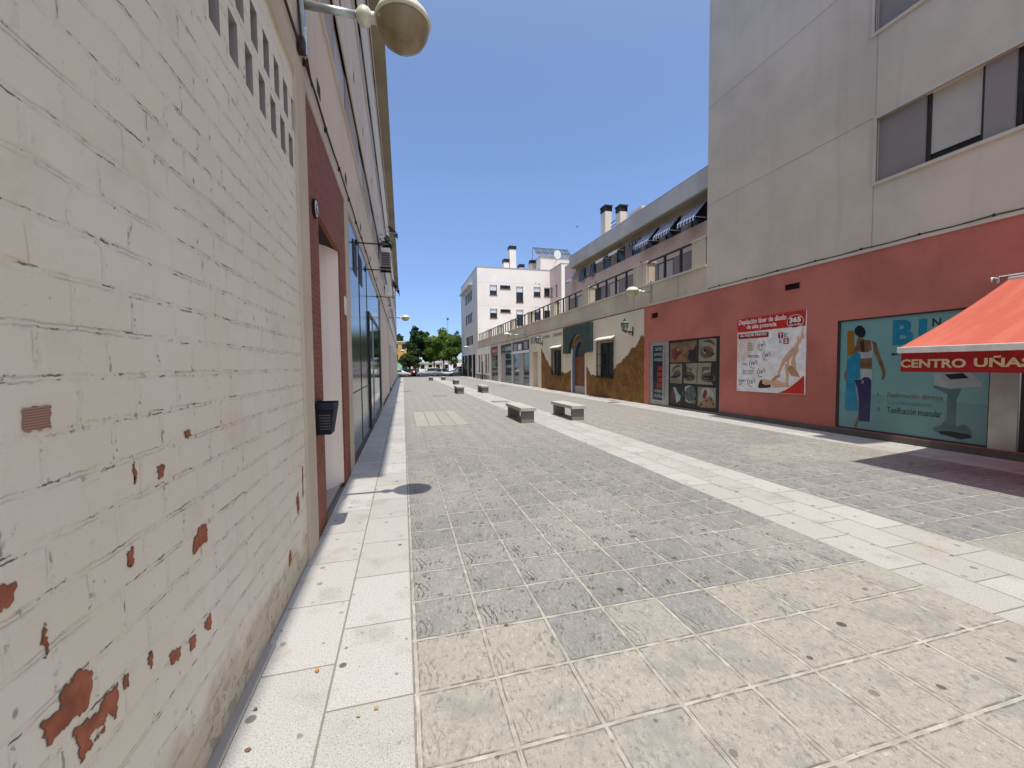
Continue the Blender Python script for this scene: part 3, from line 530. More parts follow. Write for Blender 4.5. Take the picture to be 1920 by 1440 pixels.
PATCH = [[(1.105,.819),(1.152,.808),(1.157,.842),(1.215,.859),(1.259,.817),(1.235,.746),(1.164,.756),(1.117,.755)],
 [(1.191,.725),(1.276,.707),(1.298,.728),(1.346,.72),(1.332,.634),(1.3,.677),(1.286,.66),(1.236,.671),(1.245,.638),(1.206,.633),(1.202,.684)],
 [(1.0,1.181),(1.065,1.158),(1.059,1.124),(1.0,1.112)], [(1.373,.728),(1.391,.714),(1.384,.679),(1.366,.694)], [(1.489,.707),(1.507,.7),(1.498,.653),(1.482,.677)],
 [(1.597,.624),(1.67,.608),(1.654,.57),(1.615,.58)], [(1.73,.59),(1.777,.581),(1.766,.539),(1.733,.541)], [(1.849,.584),(1.904,.588),(1.898,.524),(1.847,.56)],
 [(1.796,.941),(1.841,.972),(1.9,.964),(1.901,.896),(1.784,.89)], [(1.415,1.059),(1.44,1.074),(1.441,1.026),(1.427,1.016),(1.413,1.033)], [(1.252,.646),(1.286,.66),(1.284,.637),(1.252,.642)],
 [(1.579,1.276),(1.62,1.275),(1.615,1.234),(1.586,1.236)], [(1.761,1.365),(1.807,1.365),(1.805,1.342),(1.766,1.341)], [(3.30,.62),(3.36,.66),(3.39,.52),(3.33,.49)], [(3.50,.80),(3.53,.82),(3.53,.60),(3.5,.56)], [(3.05,.30),(3.10,.33),(3.12,.24),(3.06,.22)], [(1.12,1.0),(1.128,1.03),(1.135,.98),(1.126,.95)], [(1.46,1.30),(1.466,1.32),(1.474,1.27),(1.466,1.25)]]
b = MB()
paint_edge_shadow = M('paint_edge_shadow', (.24,.17,.12), .9)  # brown rim paints the shadow of the torn paint's edge
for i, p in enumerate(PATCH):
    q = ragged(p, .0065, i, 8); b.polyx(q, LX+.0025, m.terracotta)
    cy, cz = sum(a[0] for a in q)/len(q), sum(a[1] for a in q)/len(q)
    b.polyx([(cy+(y-cy)*1.03-.0012, cz+(z-cz)*1.03+.0022) for y, z in q], LX+.0013, paint_edge_shadow)
b.polyx(ragged([(1.109,1.519),(1.182,1.518),(1.178,1.465),(1.106,1.468)], .005, 77), LX+.0025, m.scraped)
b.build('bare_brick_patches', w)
b = MB(); b.box(LX-.2, LX+.018, -9, 3.62, 3.93, 4.12, m.pillar); b.build('lintel', w)
b = MB(); b.bbox(LX-.3, LX+.022, 3.62, 3.90, -.02, 4.12, m.pillar, .012); b.bbox(LX-.3, LX+.008, 3.90, 4.04, -.02, 4.12, m.pillar, .01); b.tube([(LX+.016,3.885,.0),(LX+.016,3.885,1.75)], .014, m.pillar, 8); b.build('pillar', w)

# ================================================================== LEFT: apartment building
L = thing('apartment_building', 'long pink-grey apartment block on the left with ribbon windows and a tan eave', 'building', (LX, 25, 0))
rib = [(-9, 61.5, z, z+.9) for z in (5.45, 8.45, 11.35)]
b = MB().wall('x', LX, -9, 62, 4.12, 12.8, [(1.0, 61.2, a[2], a[3]) for a in rib], -.06, m.cream)
b.box(LX-9, LX-.5, -9, 62, 4.3, 12.75, m.cream); b.quad((LX,62,0),(LX-9,62,0),(LX-9,62,12.8),(LX,62,12.8), m.cream); b.quad((LX,-9,0),(LX-9,-9,0),(LX-9,-9,12.8),(LX,-9,12.8), m.cream)
b.build('wall', L, fixn=False)
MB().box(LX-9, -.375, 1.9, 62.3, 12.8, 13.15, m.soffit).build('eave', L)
b = MB()
for z in (5.45, 8.45, 11.35): b.box(LX-.1, LX+.03, .8, 61.4, z-.05, z, m.softedge); b.box(LX-.1, LX+.02, .8, 61.4, z+.9, z+.94, m.softedge)
b.build('sill', L)
for fl, z in enumerate((5.45, 8.45, 11.35)):
    y = 1.0; k = 0
    while y < 61:
        MB().box(LX-.06, LX-.025, y, y+2.0, z, z+.9, m.panel_grey).build('infill_panel', L); y += 2.0
        if y > 60: break
        wd = 1.15
        q = MB().box(LX-.06, LX-.035, y, y+.05, z, z+.9, m.frame).box(LX-.06, LX-.035, y+wd-.05, y+wd, z, z+.9, m.frame).box(LX-.06, LX-.035, y+.05, y+wd-.05, z+.85, z+.9, m.frame).box(LX-.06, LX-.035, y+.05, y+wd-.05, z, z+.05, m.frame)
        q.mats = [m.panel_warm]; fr = q.build('window', L)
        MB().box(LX-.058, LX-.05, y+.05, y+wd-.05, z+.05, z+.85, m.glass).build('pane', fr)
        sh = (.8, 1, .9, .62, 1)[(k*3+fl) % 5]
        MB().box(LX-.049, LX-.04, y+.05, y+wd-.05, z+.85-.8*sh, z+.85, m.shutter).build('roller_shutter', fr)
        y += wd; k += 1
# narrow vent slots in the plaster band
for y in (4.73, 6.81, 9.07, 11.6, 14.2, 17.4): MB().box(LX+.002, LX+.004, y-.09, y+.09, 4.42, 4.56, m.vent_dark).build('vent', L)
for y, z in ((8.46,7.1),(10.3,7.1),(12.9,7.1),(16,7.1),(6.2,7.0),(6.45,7.0),(6.7,7.0),(9.6,10.1),(9.9,10.1),(14.5,10.1),(20,7.1)): MB().box(LX+.002, LX+.004, y-.06, y+.06, z-.08, z+.08, m.vent_dark).build('vent', L)
# red brick doorway with a curved white entrance wall
b = MB().wall('x', LX-.005, 4.04, 6.52, -.06, 4.06, [(4.52, 5.96, -.06, 3.15)], -.05, m.redbrick)
b.box(LX-.11, LX-.055, 4.04, 4.52, 0, 3.15, m.redbrick); b.box(LX-.11, LX-.055, 5.96, 6.52, 0, 3.15, m.redbrick)
b.build('brick_portal', L, fixn=False)
cur = [(-.81,6.0),(-.82,5.93),(-.87,5.80),(-.92,5.70),(-1.0,5.61),(-1.14,5.53),(-1.35,5.48),(-1.8,5.45)]
b = MB()
for i in range(len(cur)-1):
    (xa,ya),(xb,yb) = cur[i], cur[i+1]
    b.quad((xa,ya,.02),(xb,yb,.02),(xb,yb,3.15),(xa,ya,3.15), m.white)
b.quad((-1.8,4.4,.02),(-1.8,5.5,.02),(-1.8,5.5,3.15),(-1.8,4.4,3.15), m.white)
b.build('entrance_wall', L, True)
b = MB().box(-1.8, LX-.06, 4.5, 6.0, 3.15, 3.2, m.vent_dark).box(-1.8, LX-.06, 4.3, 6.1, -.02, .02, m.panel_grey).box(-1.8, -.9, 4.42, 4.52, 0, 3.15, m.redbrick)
b.box(-1.76, -1.0, 5.30, 5.36, 0, .12, m.plinth); b.build('porch', L)
MB().box(LX-.1, LX+.006, 6.52, 6.96, 0, 4.06, m.pillar).build('pilaster', L)
MB().box(LX-.004, LX+.004, 6.27, 6.47, 2.36, 2.62, m.white_paint).build('notice_plate', L)
# ledge + shopfront of dark blue metal panels
b = MB().box(LX-.1, LX+.012, 4.04, 62, 4.06, 4.12, m.softedge).build('ledge', L)
sf = MB(); g0, g1 = 10.55, 15.0
sf.box(LX-.06, LX-.012, 6.96, 16.05, .12, 4.04, m.metal_panel)
for y in (6.97, 8.55, 10.3, 15.3, 16.03): sf.box(LX-.012, LX-.002, y, y+.02, .12, 4.04, m.frame)
sf.box(LX-.012, LX-.004, 6.96, 10.3, 1.16, 1.18, m.frame)
sf.box(LX-.06, LX-.002, 6.96, 16.05, 0, .12, m.plinth)
sf = sf.build('shopfront', L)
gd = MB().box(LX-.01, LX+.03, g0-.1, g0, .1, 2.95, m.frame).box(LX-.01, LX+.03, g1, g1+.1, .1, 2.95, m.frame).box(LX-.01, LX+.03, g0, g1, 2.87, 2.95, m.frame).box(LX-.01, LX+.03, g0, g1, .1, .2, m.frame).box(LX-.01, LX+.025, 11.75, 11.82, .2, 2.87, m.alu).build('shop_window', sf)
MB().box(LX-.008, LX+.005, g0, g1, .2, 2.87, m.glass_green).build('pane', sf)
for y0, y1 in ((7.63,8.17),(8.6,9.2)):
    q = MB().box(LX-.01, LX-.004, y0, y1, 3.28, 3.84, m.black)
    for i in range(11): q.box(LX-.004, LX+.006, y0, y1, 3.3+i*.05, 3.315+i*.05, m.frame)
    q.build('louvre', sf)
# rest of the ground floor up the street
b = MB().wall('x', LX-.002, 16.05, 62, 0, 4.06, [(25.6,29.4,.1,3.0),(31.5,34.5,.1,3.2),(37,40.5,.1,3.0),(44,47.5,.1,3.2),(51,55,.1,3.0)], -.16, m.cream)
for y0, y1 in ((25.6,29.4),(31.5,34.5),(37,40.5),(44,47.5),(51,55)): b.quad((LX-.16,y0,.1),(LX-.16,y1,.1),(LX-.16,y1,3.2),(LX-.16,y0,3.2), m.panel_grey)
b.build('ground_floor', L, fixn=False)
for y in (16.06, 24.4, 30.4, 35.6, 42, 49): MB().box(LX-.1, LX+.02, y, y+.45, 0, 4.05, m.offwhite).build('pilaster', L)
for y in (26.0, 27.8, 32, 33.2, 37.5, 39): MB().box(LX-.158, LX-.14, y, y+1.0, .9, 2.6, m.glass).build('display_window', L)
MB().box(LX-.1, LX+.01, 16.5, 62, 0, .16, m.plinth).build('plinth', L)

# cable clipped along the top of the ground floor
pts = [(LX+.03, -6, 4.30)]
y = 0.
while y < 60: pts.append((LX+.022, y, 4.245+.012*math.sin(y*2.1)+(.02 if int(y*2) % 3 == 0 else 0))); y += .5
b = MB().tube(pts, .011, m.cable, 6)
for p in pts[1::2]: b.bbox(p[0]-.02, p[0]+.012, p[1]-.012, p[1]+.012, p[2]-.028, p[2]+.028, m.cable, .004, 1)
b.tube([(LX+.03,3.82,4.36),(LX+.06,3.86,4.25),(LX+.05,3.98,4.22),(LX+.045,4.14,4.15)], .008, m.cable, 6)
b.tube([(LX+.03,3.74,4.6),(LX+.04,3.78,4.3),(LX+.03,3.83,4.25)], .01, m.cable, 6); b.bbox(LX, LX+.06, 3.78, 3.86, 4.21, 4.33, m.cable, .01)
tag(b.build('electric_cable'), 'dark electric cable clipped along the left facade just above the red brick doorway', 'cable')

# house number, bin
t = thing('number_sign', 'small oval blue and white house number 6 on the red brick by the doorway', 'sign', (LX+.01, 4.31, 3.12))
b = MB(); E = [(4.31+.085*math.cos(a*math.pi/16), 3.12+.09*math.sin(a*math.pi/16)) for a in range(32)]; b.prismx(E, LX-.004, LX+.02, m.navy); b.polyx([(4.31+(y-4.31)*.86, 3.12+(z-3.12)*.86) for y, z in E], LX+.022, m.white_paint); b.build('plate', t)
MB().text('6', (LX+.024, 4.27, 3.06), (0,1,0), (0,0,1), .08, .12, m.letter_dark, .02).build('numeral', t)
t = thing('litter_bin', 'black plastic wall bin with a perforated front fixed to the red brick pier', 'bin', (LX+.08, 4.2, .98))
b = MB(); o0 = [(LX+.008,4.06),(LX+.13,4.06),(LX+.13,4.26),(LX+.008,4.26)]; o1 = [(LX+.008,4.02),(LX+.165,4.02),(LX+.165,4.30),(LX+.008,4.30)]
b.prism([(x,y,.975) for x,y in o0], [(x,y,1.215) for x,y in o1], m.navy); b.build('bin_body', t)
b = MB()
b.box(LX+.003, LX+.168, 4.012, 4.03, 1.222, 1.272, m.navy).box(LX+.003, LX+.168, 4.29, 4.308, 1.222, 1.272, m.navy).box(LX+.003, LX+.02, 4.03, 4.29, 1.222, 1.285, m.navy).box(LX+.152, LX+.168, 4.03, 4.29, 1.222, 1.262, m.navy); b.build('rim', t)
b = MB()
for i in range(5):
    for j in range(6):
        x = LX+.045+.02*i; z = 1.03+.026*j; b.tube([(x, 4.053-.16*(z-.98), z), (x, 4.0505-.16*(z-.98), z)], .006, m.plinth, 6)
        yy = 4.10+.022*i+.01; b.tube([(LX+.132+.14*(z-.98), yy, z), (LX+.136+.14*(z-.98), yy, z)], .006, m.plinth, 6)
b.build('perforation', t)

# ================================================================== street lamps on the walls
def wall_lamp(label, xw, yc, z, reach, side, r=.235, group='round street lamps on wall arms'):
    """side=+1 arm points to +x (left wall), -1 towards -x"""
    t = thing('wall_lamp', label, 'street lamp', (xw, yc, z), group); xc = xw+side*reach
    b = MB().box(xw, xw+side*.035, yc-.03, yc+.03, z-.30, z+.42, m.galv); b.bbox(min(xw,xw+side*.05), max(xw,xw+side*.05), yc-.022, yc+.022, z-.42, z-.2, m.galv, .004); b.build('bracket', t)
    MB().tube([(xw+side*.03, yc, z), (xc-side*(r+.10), yc, z)], .032, m.galv, 12).build('arm', t, True)
    xs = xc-side*(r+.09)
    b = MB().lathe([(0,-.075),(.05,-.06),(.073,-.02),(.073,.02),(.05,.06),(0,.075)], (xs, yc, z), m.lampcap, 16); b.tube([(xs, yc, z), (xc-side*(r-.04), yc, z+.005)], .045, m.lampcap, 10); b.build('clamp', t, True)
    MB().lathe([(r+.005,-.015),(r+.012,0),(r+.005,.02),(r*.94,.06),(r*.78,.105),(r*.5,.14),(r*.2,.155),(0,.158)], (xc, yc, z+.01), m.lampcap, 36).build('cap', t, True)
    MB().lathe([(0,-.215),(r*.25,-.21),(r*.52,-.19),(r*.76,-.145),(r*.92,-.08),(r*.965,-.02),(r*.96,0)], (xc, yc, z), m.lampbowl if yc < 10 else m.lampbowl_clean, 36).build('bowl', t, True)  # shade painted into the near bowl's colour, light into the far ones
    return t
wall_lamp('largest round street lamp, right overhead on a galvanised arm from the left wall', LX+.02, 3.87, 4.645, .835, 1)
wall_lamp('round street lamp sticking out from the left facade below the striped awning', LX, 25.6, 4.57, 1.0, 1)
wall_lamp('small far round lamp on the left facade in front of the low tree', LX, 62-.4, 3.9, .75, 1)
wall_lamp('round street lamp on the parapet directly above the corner of the red wall', RX-.03, 14.03, 4.42, .82, -1)
wall_lamp('round street lamp on the parapet above the shop with the dark name board', RX-.03, 31, 4.04, 1.5, -1)
wall_lamp('farthest round street lamp on the right, on the grey side of the white block', RX, 54.6, 4.15, 1.2, -1)

# sign arms, floodlight, air conditioner, planter, awnings on the left facade
for lab, y, z in (('nearest thin black sign rod projecting above the blue metal shopfront', 8.2, 3.93), ('second thin black sign rod projecting above the blue metal shopfront', 10.1, 3.87), ('third thin black sign rod at the far end of the blue metal shopfront', 14.6, 3.98)):
    b = MB().tube([(LX-.01,y,z),(-.22,y,z)], .013, m.iron, 8).bbox(LX-.012, LX+.012, y-.04, y+.04, z-.05, z+.05, m.iron, .004); tag(b.build('sign_rod'), lab, 'rod', 'black sign rods on the left facade')
t = thing('floodlight', 'small white floodlight on a black bracket beside the lamp on the left facade', 'floodlight', (LX, 24.2, 4.8))
MB().prism([(-.62,24.0,4.95),(-.35,24.0,4.72),(-.35,24.4,4.72),(-.62,24.4,4.95)], [(-.60,24.0,5.0),(-.33,24.0,4.77),(-.33,24.4,4.77),(-.60,24.4,5.0)], m.white_paint).build('lamp_head', t)
MB().tube([(LX,24.2,5.0),(-.68,24.2,5.12),(-.55,24.2,4.95)], .018, m.iron, 6).build('bracket', t)
t = thing('air_conditioner', 'grey air conditioner hung outside a first floor window on the left facade', 'air conditioner', (LX, 16.8, 5.4))
b = MB().bbox(LX+.06, -.38, 16.4, 17.2, 5.42, 5.98, m.panel_warm, .02); b.build('casing', t)
MB().box(LX, -.36, 16.45, 16.5, 5.36, 5.42, m.iron).box(LX, -.36, 17.1, 17.15, 5.36, 5.42, m.iron).build('bracket', t)
b = MB()
for i in range(6): b.box(LX+.1, -.42, 16.394, 16.4, 5.5+i*.08, 5.53+i*.08, m.black)
b.build('grille', t)
t = thing('plant_pot', 'leafy green plant in a white trough on top of the air conditioner', 'plant', (-.55, 16.8, 6.0))
MB().bbox(-.72, -.38, 16.45, 17.15, 5.985, 6.16, m.white_paint, .02).build('trough', t)
b = MB(); rr = random.Random(5)
lf = [leaf_mat('pot_leaf', (.05,.085,.02)), leaf_mat('pot_leaf_dark', (.02,.04,.012))]
for i in range(260):
    c = Vector((-.5+rr.gauss(0,.12), 16.8+rr.gauss(0,.2), 6.2+abs(rr.gauss(0,.24)))); a = rr.uniform(0,6.28); u = Vector((math.cos(a), math.sin(a), rr.uniform(-.5,.9)))*.085; v = u.cross(Vector((0,0,1))).normalized()*.028
    b.quad(c-u, c+v, c+u, c-v, lf[i % 2])
b.build('foliage', t, fixn=False)
t = thing('air_conditioner', 'white air conditioner below a window farther up the left facade', 'air conditioner', (LX, 20.5, 5.1))
MB().bbox(LX+.05, -.45, 20.1, 20.9, 5.0, 5.45, m.white_paint, .02).build('casing', t); MB().lathe([(0,0),(.16,0),(.16,.02)], (-.62,20.5,5.45), m.black, 16).build('fan', t)
def facade_awning(label, y0, y1, z, drop, reach, mat, x=LX, side=1, group=None, val=.16):
    t = thing('window_awning', label, 'awning', (x, (y0+y1)/2, z), group)
    a, c = x+side*.02, x+side*reach
    MB().prism([(a,y0,z),(c,y0,z-drop),(c,y1,z-drop),(a,y1,z)], [(a,y0,z+.018),(c,y0,z-drop+.018),(c,y1,z-drop+.018),(a,y1,z+.018)], mat).build('canopy', t)
    if val:
        n = max(3, int((y1-y0)/.11)); b = MB()
        for i in range(n):
            u = y0+(y1-y0)*i/n; v = y0+(y1-y0)*(i+1)/n; b.prismx([(u,z-drop+.01),(v,z-drop+.01),(v,z-drop-val*.75),((u+v)/2,z-drop-val),(u,z-drop-val*.75)], c-.004, c+.004, mat)
        b.build('valance', t)
    for yy in (y0+.02, y1-.02): MB().tube([(x, yy, z-drop*.98), (c, yy, z-drop)], .014, m.white_paint, 6).build('arm', t)
    return t
facade_awning('navy awning sticking out high under the left eave', 31.6, 33, 12.0, .55, .62, m.stripe_dark)
facade_awning('white awning panel on the left facade just before the striped awning', 26.5, 28.5, 6.5, .45, .3, m.white_paint, val=0)
facade_awning('lower navy and white striped awning on the left facade above the lamp', 38.5, 42, 9.5, .9, .62, m.stripe_dark, val=.35)
# ================================================================== RIGHT: tall building
T = thing('apartment_tower', 'tall grey plastered block on the right with a red painted ground floor', 'building', (RX, 4, 0))
wl, wu = (1.2, 6.27, 5.28, 6.55), (1.2, 6.37, 8.30, 9.6)
b = MB().wall('x', RX, -9, 11.06, 3.96, 13.4, [wl, wu], .16, m.tower)
b.quad((RX,11.06,3.96),(20,11.06,3.96),(20,11.06,13.4),(RX,11.06,13.4), m.tower); b.quad((RX,-9,0),(20,-9,0),(20,-9,13.4),(RX,-9,13.4), m.tower); b.quad((RX,-9,13.4),(20,-9,13.4),(20,11.06,13.4),(RX,11.06,13.4), m.tower)
b.build('wall', T, fixn=False)
b = MB()
for z in (6.60, 9.6): b.box(RX-.002, RX+.001, 6.37 if z < 7 else -9, 11.06, z, z+.018, m.panel_grey)
b.box(RX-.002, RX+.001, 6.30, 6.318, 3.96, 13.4, m.panel_grey); b.build('plaster_joint', T)
MB().box(8.95, RX, 2.5, 6.1, 13.1, 13.35, m.tower).box(8.5, RX, 1.5, 2.45, 13.1, 13.3, m.tower).build('eave', T)  # unseen overhangs added above the view to shade the paving along the wall
b = MB()
for a in (wl, wu):
    b.box(RX-.035, RX+.02, a[0]-.06, a[1]+.05, a[2]-.06, a[2], m.softedge).box(RX-.035, RX+.02, a[0]-.06, a[1]+.05, a[3], a[3]+.06, m.softedge).box(RX-.03, RX+.02, a[1], a[1]+.05, a[2], a[3], m.softedge)
b.build('window_surround', T)
for a in (wl, wu):
    for y0, y1 in ((5.5, a[1]), (4.34, 4.70), (1.2, 3.1)): MB().box(RX+.05, RX+.16, y0, y1, a[2], a[3], m.panel_warm).build('infill_panel', T)
    for y0, y1, sh in ((4.70, 5.50, .92), (3.1, 4.34, .25)):
        f = MB().box(RX+.09, RX+.15, y0, y0+.05, a[2], a[3], m.frame).box(RX+.09, RX+.15, y1-.07, y1, a[2], a[3], m.frame).box(RX+.09, RX+.15, y0+.05, y1-.07, a[2], a[2]+.07, m.frame).build('window', T)
        MB().box(RX+.13, RX+.145, y0+.05, y1-.07, a[2]+.07, a[3], m.glass).build('pane', f)
        MB().box(RX+.105, RX+.12, y0+.05, y1-.07, a[3]-(a[3]-a[2]-.07)*sh, a[3], m.shutter).build('roller_shutter', f)
# red ground floor
shop = (10.44, 14.18, .05, 2.455); tw = (4.47, 6.95, .14, 2.53); dr = (2.2, 4.47, .14, 2.6)
v1, v2 = (13.61, 14.02, 3.38, 3.58), (7.87, 8.275, 3.43, 3.58)
b = MB().wall('x', RX-.006, -9, 14.53, 0, 3.9, [(*shop, .14), (*tw, .07), (*dr, .1), (*v1, .06), (*v2, .06)], .1, m.red)
b.quad((RX-.006,14.53,0),(RX+.2,14.53,0),(RX+.2,14.53,3.9),(RX-.006,14.53,3.9), m.red)
b.build('red_ground_floor', T, fixn=False)
for v in (v1, v2):
    q = MB().box(RX+.04, RX+.06, v[0], v[1], v[2], v[3], m.vent_dark)
    for i in range(4): q.box(RX+.005, RX+.03, v[0], v[1], v[2]+.02+i*(v[3]-v[2])/4, v[2]+.028+i*(v[3]-v[2])/4, m.vent_dark)
    for e in ((v[0]-.02,v[0],v[2]-.02,v[3]+.02),(v[1],v[1]+.02,v[2]-.02,v[3]+.02),(v[0],v[1],v[2]-.02,v[2]),(v[0],v[1],v[3],v[3]+.02)): q.box(RX-.014, RX, *e, m.red)
    q.build('vent', T)
MB().box(RX-.03, RX+.3, -9, 14.53, 3.9, 3.96, m.softedge).build('ledge', T)
MB().box(RX-.05, RX-.004, -9, 10.44, -.05, .125, m.plinth).box(RX-.05, RX-.004, 10.44, 14.18, -.05, .05, m.plinth).build('plinth', T)
pts = [(RX-.012, 11.0-.5*i, 3.985+(.012 if i % 2 else -.006)) for i in range(38)]
b = MB().tube(pts, .009, m.cable, 6)
for p in pts[1::2]: b.box(p[0]-.01, p[0]+.012, p[1]-.015, p[1]+.015, p[2]-.02, p[2]+.02, m.cable)
tag(b.build('electric_cable'), 'thin black cable running along the ledge above the red wall on the right', 'cable')

# beauty shop front: aluminium door and photo display
X0 = RX+.02
sh = MB().box(X0, X0+.12, 13.21, 14.17, .05, .06, m.alu)
sh.box(X0, X0+.05, 14.10, 14.18, .05, 2.455, m.alu).box(X0, X0+.05, 12.98, 13.19, .05, 2.455, m.alu).box(X0, X0+.05, 13.19, 14.10, 2.38, 2.455, m.alu)
sh = sh.build('shop_door', T)
MB().box(X0+.005, X0+.045, 13.97, 14.10, .06, 2.38, m.alu).box(X0+.005, X0+.045, 13.20, 13.33, .06, 2.38, m.alu).box(X0+.005, X0+.045, 13.33, 13.97, .06, .22, m.alu).box(X0+.005, X0+.045, 13.33, 13.97, 2.31, 2.38, m.alu).build('door_frame', sh)
MB().box(X0+.02, X0+.035, 13.33, 13.97, .22, 2.31, m.glass).build('pane', sh)
MB().tube([(X0-.03,13.27,.25),(X0-.03,13.27,2.2)], .016, m.steel, 8).build('handle', sh)
b = MB(); xs = X0+.012
for s_, k in (('CENTRO','d1'),('ESTETICA','d2'),('AVANZADA','d3'),('MAÑERA','d4'),('PLATERO','d5')):
    p = O[k]; b.textx(s_, xs, p[0][0]-.03, p[2][0]+.02, p[0][1], p[1][1], m.film_white, .03)
b.build('lettering', sh)
b = MB()
for i, z in enumerate((1.50,1.28,1.06,.86)): b.box(xs, xs+.004, 13.36, 13.66+.04*(i % 2), z-.15, z+.02, m.badge)
b.build('poster', sh)
dp = MB().box(X0+.02, X0+.05, 10.44, 12.98, .05, 2.455, m.black); dp.box(X0-.005, X0+.02, 10.42, 10.47, .05, 2.455, m.alu); dp = dp.build('photo_display', T)
ph = O['ph']; names = ['peach','film_skin','film_skin','film_skin','film_skin','film_grey','film_grey','film_grey']
printmat = {k: M('print_'+k, c, .35, 0, v, s) for k, c, v, s in (('skin', (.20,.115,.06), .35, 2.2), ('pale', (.22,.215,.155), .35, 1.6), ('dark', (.012,.009,.009), .2, 3), ('red', (.19,.015,.015), .35, 9), ('brown', (.09,.035,.022), .4, 7), ('lip', (.20,.055,.04), .3, 6), ('plum', (.075,.018,.035), .5, 9), ('grey', (.075,.085,.09), .35, 6), ('white', (.30,.36,.34), .2, 5), ('shade', (.15,.08,.045), .3, 4))}
pm = lambda k: printmat[k]
def ell(c, ry, rz, n=20, rot=0):
    o = []
    for i in range(n):
        a = i*2*math.pi/n; y, z = ry*math.cos(a), rz*math.sin(a); o.append((c[0]+y*math.cos(rot)-z*math.sin(rot), c[1]+y*math.sin(rot)+z*math.cos(rot)))
    return o
bgm = ['skin','skin','pale','pale','pale','dark','dark','pale']
b = MB(); x = X0+.018
for i in range(8):
    a, c = ph[2*i], ph[2*i+1]; b.box(x, x+.002, c[0], a[0], c[1], a[1], pm(bgm[i]))
def pp(k, mat, lay=1): b.polyx(O[k], x-.0012*lay, pm(mat))
for k, c, l in (('red_eye','red',1),('red_eye2','plum',2),('lips','lip',1),('darkhand','dark',2),('eye3','brown',1),('eye3white','white',2),('eye3brow','brown',1),('brow4','brown',1),('lid4','grey',1),('lash4','dark',2),('browL','brown',2),('browR','brown',2),('eyeL','dark',2),('eyeR','dark',2),('eyeLw','white',3),('eyeRw','white',3),('purple7','plum',1),('white7','white',2),('ball8','grey',2),('nail9','red',1),('hand9','skin',2),('nails','plum',3),('nailsb','plum',3),('nailsc','plum',3),('nailsd','plum',3)): pp(k, c, l)
b.polyx(ell((12.46,2.10), .045, .04), x-.004, pm('white')); b.polyx(ell((11.15,2.03), .05, .06), x-.0045, pm('dark')); b.polyx(ell((11.86,.56), .36, .30), x-.0012, pm('white')); b.polyx([(12.2,.78),(12.2,.3),(12.05,.2),(12.1,.78)], x-.0016, pm('dark')); b.polyx([(11.5,.78),(11.5,.3),(11.62,.4),(11.6,.78)], x-.0017, pm('dark')); b.polyx(ell((11.62,.42), .12, .2, 16, .4), x-.0014, pm('shade'))
b.polyx([(12.88,2.36),(12.7,2.36),(12.5,2.2),(12.3,2.14),(12.3,2.10),(12.5,2.15),(12.72,2.3)], x-.003, pm('shade')); b.polyx(ell((11.0,.6), .3, .2, 16, .3), x-.001, pm('white'))
b.polyx([(12.15,1.62),(12.15,1.1),(12.0,1.2),(12.05,1.62)], x-.001, pm('dark')); b.polyx([(10.77,1.62),(10.77,.93),(10.9,1.1),(10.85,1.62)], x-.001, pm('dark')); b.polyx([(12.06,1.35),(11.9,1.4),(11.72,1.2),(11.75,1.45),(12.05,1.5)], x-.0008, pm('shade')); b.polyx([(11.3,1.2),(11.15,1.4),(10.92,1.4),(10.85,1.5),(11.25,1.5)], x-.0008, pm('shade'))
def cen(k): return sum(q[0] for q in O[k])/len(O[k]), sum(q[1] for q in O[k])/len(O[k])
for k, rx_, rz_ in (('eyeL', .30, .15), ('eyeR', .34, .15), ('eye3', .30, .20), ('lid4', .20, .14)):
    c = cen(k); b.polyx(ell(c, rx_, rz_, 24), x-.0009, pm('shade'))
for k, r_ in (('eyeLw', .042), ('eyeRw', .045)): c = cen(k); b.polyx(ell((c[0], c[1]+.01), r_, r_), x-.0045, pm('dark')); b.polyx(ell((c[0]+.012, c[1]+.022), .010, .010, 10), x-.005, pm('white'))
for k, dz in (('eyeL', .055), ('eyeR', .055)):
    e = sorted(O[k]); n_ = 14; y0_, y1_ = e[0][0], e[-1][0]; c = cen(k)
    up = [(y0_+(y1_-y0_)*i/n_, c[1]+.02+dz*math.sin(math.pi*i/n_)) for i in range(n_+1)]; b.polyx(up+[(y, z-.030*math.sin(math.pi*i/n_)-.006) for i, (y, z) in reversed(list(enumerate(up)))], x-.0052, pm('dark'))
b.polyx([(11.50,1.60),(11.44,1.60),(11.46,.95),(11.56,.95)], x-.0007, pm('skin'))
b.build('photo_print', dp)

# teal film window with printed figure
f = MB().box(RX+.005, RX+.05, 6.90, 6.95, .14, 2.53, m.frame).box(RX+.005, RX+.05, 4.47, 6.90, .14, .17, m.frame).box(RX+.005, RX+.05, 4.47, 6.90, 2.50, 2.53, m.frame).build('film_window', T)
x = RX+.03
MB().box(x, x+.02, 4.47, 6.90, .17, 2.50, m.teal).build('pane', f)
b = MB(); b.polyx([(6.90,.17),(4.47,.17),(4.47,.86),(6.90,.95)], x-.001, m.teal_band)
for k, mt, l in (('teal_orange','film_orange',2),('teal_torso','film_skin',3),('teal_shade','film_skin_dark',4),('teal_bra','film_white',4),('teal_shorts','film_white',5),('teal_blue','cyan',6),('teal_leg','film_skin',5),('teal_purple','film_purple',6),('teal_head','film_dark',4),('machine_col','film_grey',2),('machine_base','film_grey',3),('machine_head','film_white',3),('machine_screen','film_dark',4)): b.polyx(O[k], x-.001*l, MAT[mt])
p = O['machine_head']; b.polyx([(p[0][0],p[0][1]-.02),(p[4][0],p[4][1]),(p[4][0],p[4][1]-.11),(p[5][0],p[5][1]-.05)], x-.0022, m.film_grey)
